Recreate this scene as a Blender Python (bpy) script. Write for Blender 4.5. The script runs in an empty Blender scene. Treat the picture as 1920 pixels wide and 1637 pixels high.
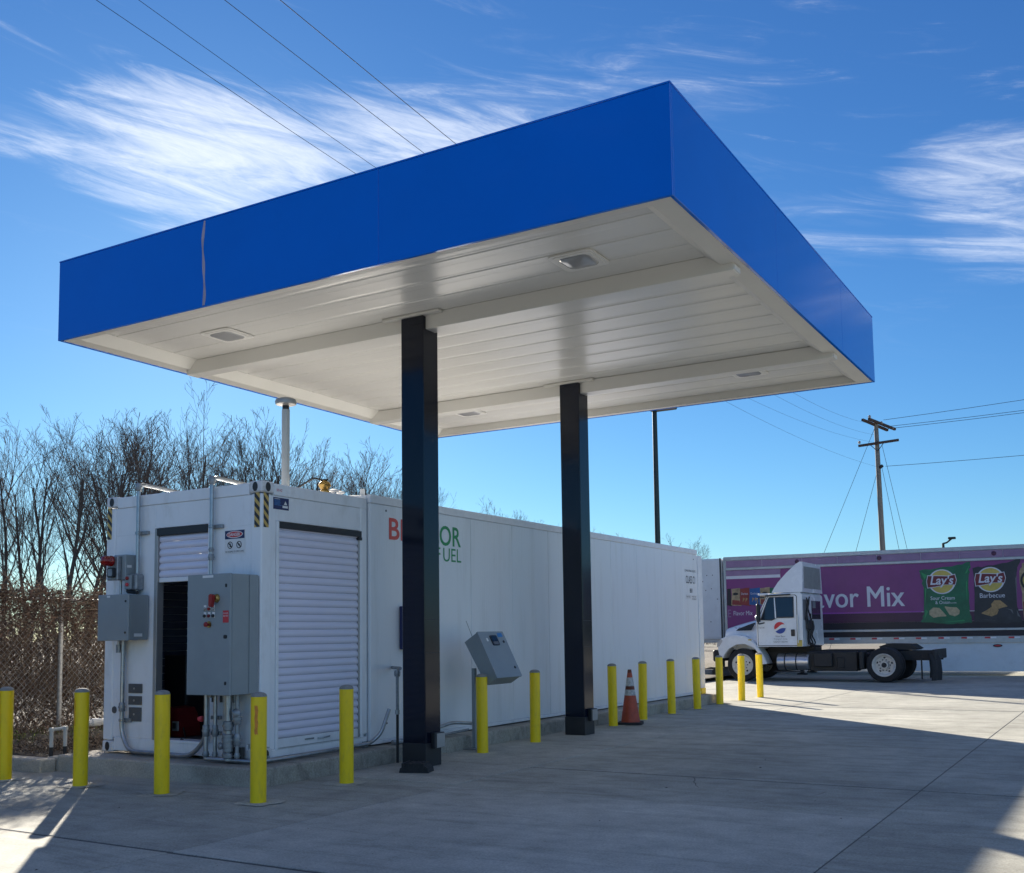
import bpy, math, random
from mathutils import Vector, Matrix
R = math.radians
scn = bpy.context.scene
col = scn.collection
random.seed(7)

# ------------------------------------------------------------------ camera
cam_d = bpy.data.cameras.new('camera')
cam = bpy.data.objects.new('camera', cam_d)
col.objects.link(cam)
yaw, pitch, roll = R(-30.5702), R(4.9868), R(-0.7843)
fwd = Vector((math.sin(yaw)*math.cos(pitch), math.cos(yaw)*math.cos(pitch), math.sin(pitch)))
rt0 = Vector((math.cos(yaw), -math.sin(yaw), 0))
up0 = rt0.cross(fwd)
rt = rt0*math.cos(roll) + up0*math.sin(roll)
upv = up0*math.cos(roll) - rt0*math.sin(roll)
M = Matrix((rt, upv, -fwd)).transposed().to_4x4()
M.translation = (0, 0, 1.453)
cam.matrix_world = M
cam_d.sensor_fit = 'HORIZONTAL'
cam_d.sensor_width = 36
cam_d.lens = 36*1971.5/1920
cam_d.shift_y = (1015.85-818.5)/1920
cam_d.clip_start = 0.05
cam_d.clip_end = 3000
scn.camera = cam

# ------------------------------------------------------------------ sky, sun, exposure
SUN_AZ, SUN_EL = 313.0, 18.5
world = bpy.data.worlds.new('World')
scn.world = world
world.use_nodes = True
wt = world.node_tree
wt.nodes.clear()
def wn(t, **kw):
    n = wt.nodes.new(t)
    for k, v in kw.items(): setattr(n, k, v)
    return n
def wmath(op, a, b=None, c=None, clamp=False):
    n = wn('ShaderNodeMath', operation=op, use_clamp=clamp)
    for i, s in enumerate((a, b, c)):
        if s is None: continue
        if isinstance(s, (int, float)): n.inputs[i].default_value = s
        else: wt.links.new(s, n.inputs[i])
    return n.outputs[0]
sky = wn('ShaderNodeTexSky', sky_type='NISHITA', sun_disc=False)
sky.sun_elevation = R(SUN_EL); sky.sun_rotation = R(SUN_AZ)
sky.altitude = 200; sky.air_density = 1.0; sky.dust_density = 0.1; sky.ozone_density = 2.0
# the clear, deep winter blue of this sky: each channel follows its own curve
sc = wn('ShaderNodeSeparateColor'); wt.links.new(sky.outputs[0], sc.inputs[0])
cc = wn('ShaderNodeCombineColor')
for i, (pw_, k_) in enumerate(((1.25, .160), (1.11, .330), (.90, .690))):
    wt.links.new(wmath('MULTIPLY', wmath('POWER', sc.outputs[i], pw_), k_), cc.inputs[i])
# wisps of cirrus, and unseen banks added as fill, laid out by compass direction and height above the horizon
tc = wn('ShaderNodeTexCoord')
sp = wn('ShaderNodeSeparateXYZ'); wt.links.new(tc.outputs['Generated'], sp.inputs[0])
az = wmath('MULTIPLY', wmath('ARCTAN2', sp.outputs[0], sp.outputs[1]), 180/math.pi)
el = wmath('MULTIPLY', wmath('ARCSINE', sp.outputs[2]), 180/math.pi)
tilt = 0.10
def noise(sx, sy, detail, dist, off, tl=tilt, rough=0.6):
    cb = wn('ShaderNodeCombineXYZ')
    e2 = wmath('ADD', el, wmath('MULTIPLY', az, tl))
    wt.links.new(wmath('MULTIPLY', az, sx), cb.inputs[0]); wt.links.new(wmath('MULTIPLY', e2, sy), cb.inputs[1])
    cb.inputs[2].default_value = off
    nz = wn('ShaderNodeTexNoise', noise_dimensions='3D'); nz.inputs['Scale'].default_value = 1.0
    nz.inputs['Detail'].default_value = detail; nz.inputs['Roughness'].default_value = rough; nz.inputs['Distortion'].default_value = dist
    wt.links.new(cb.outputs[0], nz.inputs['Vector'])
    return nz.outputs[0]
n_big = noise(0.07, 0.16, 3, 0.3, 3.1)
n_wisp = noise(0.10, 0.66, 12, 1.3, 8.6, 0.17, 0.65)
n_fine = noise(0.42, 2.3, 10, 1.9, 1.2, 0.24, 0.72)
def blob(a0, e0, wa, we, rot=0.0):
    da = wmath('SUBTRACT', az, a0); de = wmath('ADD', wmath('SUBTRACT', el, e0), wmath('MULTIPLY', wmath('SUBTRACT', az, a0), rot))
    q = wmath('ADD', wmath('POWER', wmath('DIVIDE', da, wa), 2.0), wmath('POWER', wmath('DIVIDE', de, we), 2.0))
    return wmath('MAXIMUM', wmath('SUBTRACT', 1.0, q), 0.0)
mask = None
for b, w in (((-46.0, 24.4, 11, 4.2, 0.02), 1.0), ((-36, 25.8, 16, 3.2, -0.02), .74), ((-55, 24.2, 9.0, 1.6, 0.10), .50), ((-46, 20.9, 7, 1.1, -.03), .60), ((-5.0, 22.3, 6.0, 2.1, 0.06), .80), ((-3.0, 19.0, 8.0, 2.9, 0.16), .66), ((-14, 20.5, 9, 2.4, .10), .34),
             ((-26, 27.6, 13, 2.6, 0.0), .34), ((9, 17.5, 8, 3, .12), .62), ((62, 30, 26, 12, -.05), 1.0), ((108, 26, 30, 13, .03), 1.0), ((152, 32, 26, 13, 0), 1.0), ((-168, 44, 26, 9, .02), .95), ((-92, 30, 20, 9, .04), .9), ((90, 56, 60, 12, 0), .95), ((-120, 60, 60, 12, 0), .95), ((-10, 62, 50, 12, 0), .9)):  # wide banks out of view added to brighten the shade
    m = wmath('MULTIPLY', blob(*b), w)
    mask = m if mask is None else wmath('MAXIMUM', mask, m)
dens = wmath('ADD', wmath('MULTIPLY', n_wisp, 1.05), wmath('MULTIPLY', n_fine, 0.42))
dens = wmath('ADD', dens, wmath('MULTIPLY', mask, 0.50))
dens = wmath('ADD', dens, wmath('MULTIPLY', wmath('SUBTRACT', n_big, 0.5), 0.25))
mr = wn('ShaderNodeMapRange', interpolation_type='SMOOTHSTEP'); mr.inputs['From Min'].default_value = 0.86; mr.inputs['From Max'].default_value = 1.66
wt.links.new(dens, mr.inputs['Value'])
fade = wn('ShaderNodeMapRange', interpolation_type='SMOOTHSTEP'); fade.inputs['From Min'].default_value = 11; fade.inputs['From Max'].default_value = 19
wt.links.new(el, fade.inputs['Value'])
veil = wmath('ADD', mask, wmath('MULTIPLY', wmath('SUBTRACT', n_wisp, 0.5), 1.5))
vr = wn('ShaderNodeMapRange', interpolation_type='SMOOTHSTEP'); vr.inputs['From Min'].default_value = 0.05; vr.inputs['From Max'].default_value = 1.15; vr.inputs['To Max'].default_value = 0.40
wt.links.new(veil, vr.inputs['Value'])
both = wmath('SUBTRACT', 1.0, wmath('MULTIPLY', wmath('SUBTRACT', 1.0, mr.outputs[0]), wmath('SUBTRACT', 1.0, vr.outputs[0])))
cden = wmath('MULTIPLY', both, wmath('MULTIPLY', fade.outputs[0], 0.78))
mixc = wn('ShaderNodeMixRGB'); wt.links.new(cden, mixc.inputs[0]); wt.links.new(cc.outputs[0], mixc.inputs[1])
mixc.inputs[2].default_value = (5.7, 5.9, 6.2, 1)
bg = wn('ShaderNodeBackground'); bg.inputs[1].default_value = 0.06
wt.links.new(mixc.outputs[0], bg.inputs[0])
wo = wn('ShaderNodeOutputWorld'); wt.links.new(bg.outputs[0], wo.inputs[0])

sun_d = bpy.data.lights.new('sun', 'SUN')
sun = bpy.data.objects.new('sun', sun_d); col.objects.link(sun)
S = Vector((math.sin(R(SUN_AZ))*math.cos(R(SUN_EL)), math.cos(R(SUN_AZ))*math.cos(R(SUN_EL)), math.sin(R(SUN_EL))))
sun.rotation_euler = S.to_track_quat('Z', 'Y').to_euler()
sun.location = (0, 0, 30)
sun_d.energy = 3.9; sun_d.angle = R(0.53); sun_d.color = (1.0, 0.91, 0.77)
vs = scn.view_settings
vs.view_transform = 'Standard'; vs.look = 'None'; vs.exposure = 1.85; vs.gamma = 1; vs.use_curve_mapping = False
scn.cycles.max_bounces = 7; scn.cycles.diffuse_bounces = 3; scn.cycles.glossy_bounces = 3; scn.cycles.caustics_reflective = False; scn.cycles.caustics_refractive = False

# ------------------------------------------------------------------ helpers
WP = {}          # where an object's origin stands, in the frame of its thing
class MB:
    def __init__(s): s.v = []; s.f = []
    def add(s, vs, fs):
        b = len(s.v); s.v += [tuple(p) for p in vs]; s.f += [tuple(i+b for i in f) for f in fs]; return s
    def conv(s, vs, fs):
        c = sum((Vector(p) for p in vs), Vector())/len(vs); o = []
        for f in fs:
            P = [Vector(vs[i]) for i in f]; m = sum(P, Vector())/len(P); n = Vector()
            for i in range(len(P)): n += (P[i]-m).cross(P[(i+1) % len(P)]-m)
            o.append(tuple(reversed(f)) if n.dot(m-c) < 0 else tuple(f))
        return s.add(vs, o)
    def box(s, x0, x1, y0, y1, z0, z1, c=0):
        if x0 > x1: x0, x1 = x1, x0
        if y0 > y1: y0, y1 = y1, y0
        if z0 > z1: z0, z1 = z1, z0
        X, Y, Z = (x0, x1), (y0, y1), (z0, z1)
        if c <= 0:
            vs = [(X[i], Y[j], Z[k]) for i in (0, 1) for j in (0, 1) for k in (0, 1)]
            return s.add(vs, [(0,1,3,2),(4,6,7,5),(0,4,5,1),(2,3,7,6),(0,2,6,4),(1,5,7,3)])
        vs = []; ix = {}
        for i in (0, 1):
            for j in (0, 1):
                for k in (0, 1):
                    sx, sy, sz = (c, -c)[i], (c, -c)[j], (c, -c)[k]
                    for a, p in enumerate(((X[i], Y[j]+sy, Z[k]+sz), (X[i]+sx, Y[j], Z[k]+sz), (X[i]+sx, Y[j]+sy, Z[k]))):
                        ix[i, j, k, a] = len(vs); vs.append(p)
        fs = []
        for q in (0, 1):
            fs.append([ix[q, a, b, 0] for a, b in ((0,0),(1,0),(1,1),(0,1))])
            fs.append([ix[a, q, b, 1] for a, b in ((0,0),(1,0),(1,1),(0,1))])
            fs.append([ix[a, b, q, 2] for a, b in ((0,0),(1,0),(1,1),(0,1))])
        for a in (0, 1):
            for b in (0, 1):
                fs.append([ix[0,a,b,1], ix[1,a,b,1], ix[1,a,b,2], ix[0,a,b,2]])
                fs.append([ix[a,0,b,0], ix[a,1,b,0], ix[a,1,b,2], ix[a,0,b,2]])
                fs.append([ix[a,b,0,0], ix[a,b,1,0], ix[a,b,1,1], ix[a,b,0,1]])
                for k in (0, 1): fs.append([ix[a,b,k,0], ix[a,b,k,1], ix[a,b,k,2]])
        return s.conv(vs, fs)
    def tube(s, pts, r, n=8, caps=True):
        pts = [Vector(p) for p in pts]; m = len(pts)
        rs = list(r) if isinstance(r, (list, tuple)) else [r]*m
        t0 = (pts[1]-pts[0]).normalized()
        a = t0.orthogonal().normalized(); vs = []; fs = []
        for i, p in enumerate(pts):
            if i == 0: t = t0
            elif i == m-1: t = (pts[-1]-pts[-2]).normalized()
            else:
                t = (pts[i+1]-pts[i]).normalized()+(pts[i]-pts[i-1]).normalized()
                t = t.normalized() if t.length > 1e-6 else t0
            a = a-t*a.dot(t)
            a = a.normalized() if a.length > 1e-6 else t.orthogonal().normalized()
            b = t.cross(a)
            for k in range(n):
                an = 2*math.pi*k/n; vs.append(p+(a*math.cos(an)+b*math.sin(an))*rs[i])
        for i in range(m-1):
            for k in range(n):
                k2 = (k+1) % n; fs.append((i*n+k, i*n+k2, (i+1)*n+k2, (i+1)*n+k))
        if caps: fs.append(tuple(reversed(range(n)))); fs.append(tuple(range((m-1)*n, m*n)))
        return s.add(vs, fs)
    def lathe(s, prof, n, o=(0,0,0), ax=(0,0,1), caps=True):
        ax = Vector(ax).normalized(); a = ax.orthogonal().normalized(); b = ax.cross(a); o = Vector(o); vs = []; fs = []
        for r, z in prof:
            for k in range(n):
                an = 2*math.pi*k/n; vs.append(o+ax*z+(a*math.cos(an)+b*math.sin(an))*max(r, 1e-4))
        for i in range(len(prof)-1):
            for k in range(n):
                k2 = (k+1) % n; fs.append((i*n+k, i*n+k2, (i+1)*n+k2, (i+1)*n+k))
        m = len(prof)
        if caps: fs.append(tuple(reversed(range(n)))); fs.append(tuple(range((m-1)*n, m*n)))
        return s.add(vs, fs)
    def prism(s, poly, fn, t0, t1):
        """poly of (a,b), fn(a,b,t)->xyz"""
        n = len(poly); vs = [fn(a, b, t0) for a, b in poly]+[fn(a, b, t1) for a, b in poly]
        fs = [tuple(reversed(range(n))), tuple(range(n, 2*n))]+[(i, (i+1) % n, n+(i+1) % n, n+i) for i in range(n)]
        P = [Vector(v) for v in vs]; nn = Vector()
        for i in range(n): nn += P[i].cross(P[(i+1) % n])
        if nn.dot(P[n]-P[0]) < 0: fs = [tuple(reversed(f)) for f in fs]
        return s.add(vs, fs)
    def loft(s, rings, caps=True):
        n = len(rings[0]); vs = [p for r in rings for p in r]; fs = []
        for i in range(len(rings)-1):
            for k in range(n):
                k2 = (k+1) % n; fs.append((i*n+k, i*n+k2, (i+1)*n+k2, (i+1)*n+k))
        if caps: fs.append(tuple(reversed(range(n)))); fs.append(tuple(range((len(rings)-1)*n, len(rings)*n)))
        return s.add(vs, fs)
    def mesh(s, name, mat, smooth=None):
        me = bpy.data.meshes.new(name); me.from_pydata(s.v, [], s.f)
        if mat: me.materials.append(mat)
        if smooth is not None:
            me.shade_smooth() if hasattr(me, 'shade_smooth') else None
            if smooth < 179:
                try: me.set_sharp_from_angle(angle=R(smooth))
                except Exception: pass
        me.update(); return me
    def build(s, name, mat, parent=None, smooth=None, center=True):
        if center:
            lo = [min(p[i] for p in s.v) for i in range(3)]; hi = [max(p[i] for p in s.v) for i in range(3)]
            c = Vector(((lo[0]+hi[0])/2, (lo[1]+hi[1])/2, lo[2]))
            s.v = [(p[0]-c.x, p[1]-c.y, p[2]-c.z) for p in s.v]
        else: c = Vector((0, 0, 0))
        return put(name, s.mesh(name, mat, smooth), c, parent)
def put(name, me, c, parent=None):
    o = bpy.data.objects.new(name, me); col.objects.link(o); c = Vector(c)
    if parent is not None:
        o.parent = parent; o.location = c-WP[parent.name]
    else: o.location = c
    WP[o.name] = c.copy(); return o
def thing(name, label, cat, loc=(0,0,0), rotz=0, group=None, local=False):
    o = bpy.data.objects.new(name, None); o.empty_display_size = .2; col.objects.link(o)
    o.location = loc; o.rotation_euler = (0, 0, rotz); tag(o, label, cat, group)
    WP[o.name] = Vector((0,0,0)) if local else Vector(loc)
    return o
def tag(o, label, cat, group=None):
    o['label'] = label; o['category'] = cat
    if group: o['group'] = group
    return o
def kind(o, k): o['kind'] = k; return o
def dup(root, loc, rotz=None, label=None, scale=None):
    r = root.copy(); col.objects.link(r); r.location = loc
    if rotz is not None: r.rotation_euler = (0, 0, rotz)
    if scale: r.scale = scale
    if label: r['label'] = label
    for ch in root.children:
        c = ch.copy(); col.objects.link(c); c.parent = r
        for g in ch.children:
            d = g.copy(); col.objects.link(d); d.parent = c
    return r
def one(name, mat, parent, x0, x1, y0, y1, z0, z1, c=0.0):
    return MB().box(x0, x1, y0, y1, z0, z1, c).build(name, mat, parent)
def text_mesh(body, w, h, shear=0, bold=0.0, thick=0.002, spacing=1.0):
    cu = bpy.data.curves.new('lettering', 'FONT'); cu.body = body; cu.size = 1; cu.shear = shear; cu.offset = bold
    cu.space_character = spacing; cu.align_x = 'LEFT'; cu.resolution_u = 4
    t = bpy.data.objects.new('tmp_text', cu); col.objects.link(t)
    bpy.context.view_layer.update()
    me = bpy.data.meshes.new_from_object(t.evaluated_get(bpy.context.evaluated_depsgraph_get()))
    bpy.data.objects.remove(t); bpy.data.curves.remove(cu)
    V = [v.co.copy() for v in me.vertices]; F = [tuple(p.vertices) for p in me.polygons]
    bpy.data.meshes.remove(me)
    x0 = min(v.x for v in V); x1 = max(v.x for v in V); y0 = min(v.y for v in V); y1 = max(v.y for v in V)
    sy = h/(y1-y0); sx = w/(x1-x0) if w else sy
    return [((v.x-x0)*sx, (v.y-y0)*sy) for v in V], F
def text(body, mat, parent, org, u, v, w, h, off=0.003, name='lettering', **kw):
    """flat lettering: lower left corner org, along u, up v, standing off proud"""
    P, F = text_mesh(body, w, h, **kw); u = Vector(u).normalized(); v = Vector(v).normalized(); n = u.cross(v); org = Vector(org)
    m = MB(); m.add([org+u*a+v*b+n*off for a, b in P], F)
    return m.build(name, mat, parent)
def decal(name, mat, parent, org, u, v, poly, off=0.003, th=0.002):
    u = Vector(u).normalized(); v = Vector(v).normalized(); n = u.cross(v); org = Vector(org)
    return MB().prism(poly, lambda a, b, t: org+u*a+v*b+n*t, off-th, off).build(name, mat, parent)
def ell(cx, cy, rx, ry, n=28, a0=0, a1=360): return [(cx+rx*math.cos(R(a0+(a1-a0)*i/n)), cy+ry*math.sin(R(a0+(a1-a0)*i/n))) for i in range(n if a1-a0 == 360 else n+1)]
def rrect(x0, y0, x1, y1, r, n=4):
    o = []
    for cx, cy, a in ((x1-r, y0+r, -90), (x1-r, y1-r, 0), (x0+r, y1-r, 90), (x0+r, y0+r, 180)):
        for i in range(n+1): o.append((cx+r*math.cos(R(a+90*i/n)), cy+r*math.sin(R(a+90*i/n))))
    return o
def bend(pts, r=.08, n=5):
    """rounds the corners of a pipe run"""
    pts = [Vector(p) for p in pts]; o = [pts[0]]
    for i in range(1, len(pts)-1):
        a = (pts[i-1]-pts[i]); b = (pts[i+1]-pts[i]); d = min(r, a.length*.45, b.length*.45)
        p0 = pts[i]+a.normalized()*d; p1 = pts[i]+b.normalized()*d
        for k in range(n+1):
            t = k/n; o.append(p0*(1-t)**2+pts[i]*2*t*(1-t)+p1*t*t)
    o.append(pts[-1]); return o

# ------------------------------------------------------------------ materials
def newmat(name):
    m = bpy.data.materials.new(name); m.use_nodes = True; nt = m.node_tree
    return m, nt, nt.nodes['Principled BSDF']
def nodes(nt):
    def nn(t, **kw):
        n = nt.nodes.new(t)
        for k, v in kw.items(): setattr(n, k, v)
        return n
    return nn
def pm(name, c, rough=.5, metal=0, var=.08, scale=4, bump=0, bscale=60, coat=0, rvar=.1, dirt=0, dcol=(.16,.14,.11), stretch=(1,1,1), spec=.5, trans=0, objvar=0):
    m, nt, b = newmat(name); nn = nodes(nt); L = nt.links.new
    b.inputs['Metallic'].default_value = metal; b.inputs['Coat Weight'].default_value = coat; b.inputs['Coat Roughness'].default_value = .06
    b.inputs['Specular IOR Level'].default_value = spec
    geo = nn('ShaderNodeNewGeometry'); mp = nn('ShaderNodeMapping'); mp.inputs['Scale'].default_value = stretch; L(geo.outputs['Position'], mp.inputs[0])
    nz = nn('ShaderNodeTexNoise'); nz.inputs['Scale'].default_value = scale; nz.inputs['Detail'].default_value = 6; nz.inputs['Roughness'].default_value = .6; L(mp.outputs[0], nz.inputs[0])
    mr = nn('ShaderNodeMapRange'); mr.inputs['From Min'].default_value = .3; mr.inputs['From Max'].default_value = .7; mr.inputs['To Min'].default_value = 1-var; mr.inputs['To Max'].default_value = 1+var; L(nz.outputs[0], mr.inputs[0])
    vm = nn('ShaderNodeVectorMath', operation='SCALE'); vm.inputs[0].default_value = c[:3]; L(mr.outputs[0], vm.inputs['Scale'])
    out = vm.outputs[0]
    if objvar:
        oi = nn('ShaderNodeObjectInfo'); m2 = nn('ShaderNodeMapRange'); m2.inputs['To Min'].default_value = 1-objvar; m2.inputs['To Max'].default_value = 1+objvar; L(oi.outputs['Random'], m2.inputs[0])
        v2 = nn('ShaderNodeVectorMath', operation='SCALE'); L(out, v2.inputs[0]); L(m2.outputs[0], v2.inputs['Scale']); out = v2.outputs[0]
    if dirt:
        n2 = nn('ShaderNodeTexNoise'); n2.inputs['Scale'].default_value = scale*2.3; n2.inputs['Detail'].default_value = 8; n2.inputs['Roughness'].default_value = .7; L(mp.outputs[0], n2.inputs[0])
        r2 = nn('ShaderNodeMapRange'); r2.inputs['From Min'].default_value = .52; r2.inputs['From Max'].default_value = .78; r2.inputs['To Max'].default_value = dirt; L(n2.outputs[0], r2.inputs[0])
        mx = nn('ShaderNodeMixRGB'); L(r2.outputs[0], mx.inputs[0]); L(out, mx.inputs[1]); mx.inputs[2].default_value = (*dcol, 1); out = mx.outputs[0]
    L(out, b.inputs['Base Color'])
    rr = nn('ShaderNodeMapRange'); rr.inputs['To Min'].default_value = max(.02, rough-rvar); rr.inputs['To Max'].default_value = min(1, rough+rvar); L(nz.outputs[0], rr.inputs[0]); L(rr.outputs[0], b.inputs['Roughness'])
    if bump:
        n3 = nn('ShaderNodeTexNoise'); n3.inputs['Scale'].default_value = bscale; n3.inputs['Detail'].default_value = 4; L(mp.outputs[0], n3.inputs[0])
        bp = nn('ShaderNodeBump'); bp.inputs['Strength'].default_value = bump; bp.inputs['Distance'].default_value = .01; L(n3.outputs[0], bp.inputs['Height']); L(bp.outputs[0], b.inputs['Normal'])
    return m
def concrete(name, c, stain=.35, bump=.35, objvar=.05):
    m, nt, b = newmat(name); nn = nodes(nt); L = nt.links.new
    geo = nn('ShaderNodeNewGeometry'); P = geo.outputs['Position']
    def nz(s, d, r=.6, st=(1,1,1), dist=0):
        mp = nn('ShaderNodeMapping'); mp.inputs['Scale'].default_value = st; L(P, mp.inputs[0])
        n = nn('ShaderNodeTexNoise'); n.inputs['Scale'].default_value = s; n.inputs['Detail'].default_value = d; n.inputs['Roughness'].default_value = r; n.inputs['Distortion'].default_value = dist; L(mp.outputs[0], n.inputs[0]); return n.outputs[0]
    def rng(x, a, b_, t0, t1):
        q = nn('ShaderNodeMapRange'); q.inputs[1].default_value = a; q.inputs[2].default_value = b_; q.inputs[3].default_value = t0; q.inputs[4].default_value = t1; L(x, q.inputs[0]); return q.outputs[0]
    def mul(a, b_):
        q = nn('ShaderNodeMath', operation='MULTIPLY'); L(a, q.inputs[0]); L(b_, q.inputs[1]); return q.outputs[0]
    big = rng(nz(.45, 6, .62), .3, .7, .74, 1.22); mid = rng(nz(3.2, 9, .7), .3, .7, .80, 1.18); fine = rng(nz(55, 4, .75), .3, .7, .74, 1.26)
    stk = rng(nz(1.6, 7, .7, (.35, 2.6, 1), .8), .50, .74, 1.0, 1-stain)          # drag marks and damp
    spots = rng(nz(5.5, 9, .75, (1,1,1), 1.5), .62, .74, 1.0, 1-stain*.7)
    f = mul(mul(mul(big, mid), mul(fine, stk)), spots)
    if objvar:
        oi = nn('ShaderNodeObjectInfo'); f = mul(f, rng(oi.outputs['Random'], 0, 1, 1-objvar, 1+objvar))
    vm = nn('ShaderNodeVectorMath', operation='SCALE'); vm.inputs[0].default_value = c; L(f, vm.inputs['Scale'])
    pale = nn('ShaderNodeMixRGB'); L(rng(nz(2.1, 9, .74, (.6, 1.7, 1), 1.2), .57, .74, 0, .55), pale.inputs[0]); L(vm.outputs[0], pale.inputs[1]); pale.inputs[2].default_value = (.50, .485, .43, 1)
    L(pale.outputs[0], b.inputs['Base Color']); b.inputs['Roughness'].default_value = .85; b.inputs['Specular IOR Level'].default_value = .18
    hb = nn('ShaderNodeMath', operation='ADD'); L(nz(160, 3, .7), hb.inputs[0]); L(nz(40, 5, .6, (6, .6, 1)), hb.inputs[1])
    bp = nn('ShaderNodeBump'); bp.inputs['Strength'].default_value = bump; bp.inputs['Distance'].default_value = .006; L(hb.outputs[0], bp.inputs['Height']); L(bp.outputs[0], b.inputs['Normal'])
    return m
def ribbed(name, c, rough, period, axis, depth=.35, dirt=.35):
    """painted sheet with fine ribs, streaked by rain"""
    m, nt, b = newmat(name); nn = nodes(nt); L = nt.links.new
    geo = nn('ShaderNodeNewGeometry'); sp_ = nn('ShaderNodeSeparateXYZ'); L(geo.outputs['Position'], sp_.inputs[0])
    w = nn('ShaderNodeMath', operation='MULTIPLY'); L(sp_.outputs[axis], w.inputs[0]); w.inputs[1].default_value = 2*math.pi/period
    sn = nn('ShaderNodeMath', operation='SINE'); L(w.outputs[0], sn.inputs[0])
    pw = nn('ShaderNodeMapRange', interpolation_type='SMOOTHSTEP'); pw.inputs[1].default_value = .55; pw.inputs[2].default_value = 1; L(sn.outputs[0], pw.inputs[0])
    wb = nn('ShaderNodeTexNoise'); wb.inputs['Scale'].default_value = 1.3; wb.inputs['Detail'].default_value = 2; L(geo.outputs['Position'], wb.inputs[0])
    ad = nn('ShaderNodeMath', operation='MULTIPLY_ADD'); L(wb.outputs[0], ad.inputs[0]); ad.inputs[1].default_value = 1.6; L(pw.outputs[0], ad.inputs[2])
    bp = nn('ShaderNodeBump'); bp.inputs['Strength'].default_value = depth; bp.inputs['Distance'].default_value = .004; L(ad.outputs[0], bp.inputs['Height']); L(bp.outputs[0], b.inputs['Normal'])
    mp = nn('ShaderNodeMapping'); mp.inputs['Scale'].default_value = (3.2, 3.2, .35); L(geo.outputs['Position'], mp.inputs[0])
    nz = nn('ShaderNodeTexNoise'); nz.inputs['Scale'].default_value = 1.6; nz.inputs['Detail'].default_value = 9; nz.inputs['Roughness'].default_value = .68; L(mp.outputs[0], nz.inputs[0])
    mr = nn('ShaderNodeMapRange'); mr.inputs[1].default_value = .5; mr.inputs[2].default_value = .82; mr.inputs[4].default_value = dirt; L(nz.outputs[0], mr.inputs[0])
    mx = nn('ShaderNodeMixRGB'); L(mr.outputs[0], mx.inputs[0]); mx.inputs[1].default_value = (*c, 1); mx.inputs[2].default_value = (c[0]*.62, c[1]*.6, c[2]*.55, 1); L(mx.outputs[0], b.inputs['Base Color'])
    b.inputs['Roughness'].default_value = rough; b.inputs['Specular IOR Level'].default_value = .55
    return m
def glass(name, tint=(.02,.03,.04)):
    m, nt, b = newmat(name); b.inputs['Base Color'].default_value = (*tint, 1); b.inputs['Roughness'].default_value = .04; b.inputs['Specular IOR Level'].default_value = .8
    n = nodes(nt)('ShaderNodeTexNoise'); n.inputs['Scale'].default_value = 2.0
    bp = nt.nodes.new('ShaderNodeBump'); bp.inputs['Strength'].default_value = .04; nt.links.new(n.outputs[0], bp.inputs['Height']); nt.links.new(bp.outputs[0], b.inputs['Normal'])
    return m
def stripes():
    m, nt, b = newmat('hazard_tape'); nn = nodes(nt); L = nt.links.new
    geo = nn('ShaderNodeNewGeometry'); sp_ = nn('ShaderNodeSeparateXYZ'); L(geo.outputs['Position'], sp_.inputs[0])
    a = nn('ShaderNodeMath', operation='ADD'); L(sp_.outputs[0], a.inputs[0]); L(sp_.outputs[1], a.inputs[1])
    a2 = nn('ShaderNodeMath', operation='ADD'); L(a.outputs[0], a2.inputs[0]); L(sp_.outputs[2], a2.inputs[1])
    fr = nn('ShaderNodeMath', operation='MULTIPLY'); L(a2.outputs[0], fr.inputs[0]); fr.inputs[1].default_value = 1/.096
    f2 = nn('ShaderNodeMath', operation='FRACT'); L(fr.outputs[0], f2.inputs[0])
    gt = nn('ShaderNodeMath', operation='GREATER_THAN'); L(f2.outputs[0], gt.inputs[0]); gt.inputs[1].default_value = .5
    mx = nn('ShaderNodeMixRGB'); L(gt.outputs[0], mx.inputs[0]); mx.inputs[1].default_value = (.03,.03,.035,1); mx.inputs[2].default_value = (.62,.42,.12,1); L(mx.outputs[0], b.inputs['Base Color'])
    b.inputs['Roughness'].default_value = .5
    return m
MT = {}
MT['concrete'] = concrete('concrete', (.395, .388, .335))
MT['concrete_pale'] = concrete('concrete_pale', (.455, .445, .39), .28)
MT['concrete_old'] = concrete('concrete_old', (.44, .405, .345), .5, .6)
MT['joint'] = pm('joint_filler', (.10, .097, .09), .9, var=.3, scale=20)
MT['earth'] = pm('earth', (.07, .056, .042), .95, var=.45, scale=9, bump=.8, bscale=40, dirt=.6, dcol=(.13,.115,.09))
MT['field'] = pm('far_ground', (.09, .085, .065), .95, var=.3, scale=.3)
MT['white'] = ribbed('container_white', (.88, .895, .915), .30, .047, 1, .42, .38)
MT['white_flat'] = pm('white_paint', (.88, .89, .91), .36, var=.04, scale=2.5, dirt=.35, dcol=(.50,.48,.44), bump=.05, bscale=8, stretch=(1,1,.4))
MT['white_trim'] = pm('white_trim', (.84, .85, .87), .4, var=.06, scale=5, dirt=.3, dcol=(.45,.43,.4))
MT['casting'] = pm('casting_white', (.74, .74, .75), .5, var=.1, scale=8, dirt=.5, dcol=(.35,.33,.3))
MT['slat'] = pm('shutter_slat', (.78, .765, .88), .26, var=.02, scale=1.5, rvar=.01, coat=.3)
MT['dark'] = pm('black_steel', (.022, .022, .025), .45, var=.2)
MT['rubber'] = pm('black_rubber', (.025, .025, .027), .8, var=.25, scale=12, bump=.3)
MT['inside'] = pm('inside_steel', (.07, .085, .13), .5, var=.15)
MT['cab_grey'] = pm('enclosure_grey', (.29, .325, .34), .42, var=.05, scale=5, dirt=.25, dcol=(.33,.34,.33), bump=.03, bscale=90)
MT['galv'] = pm('galvanised_conduit', (.42, .44, .46), .36, .85, var=.18, scale=14)
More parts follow.
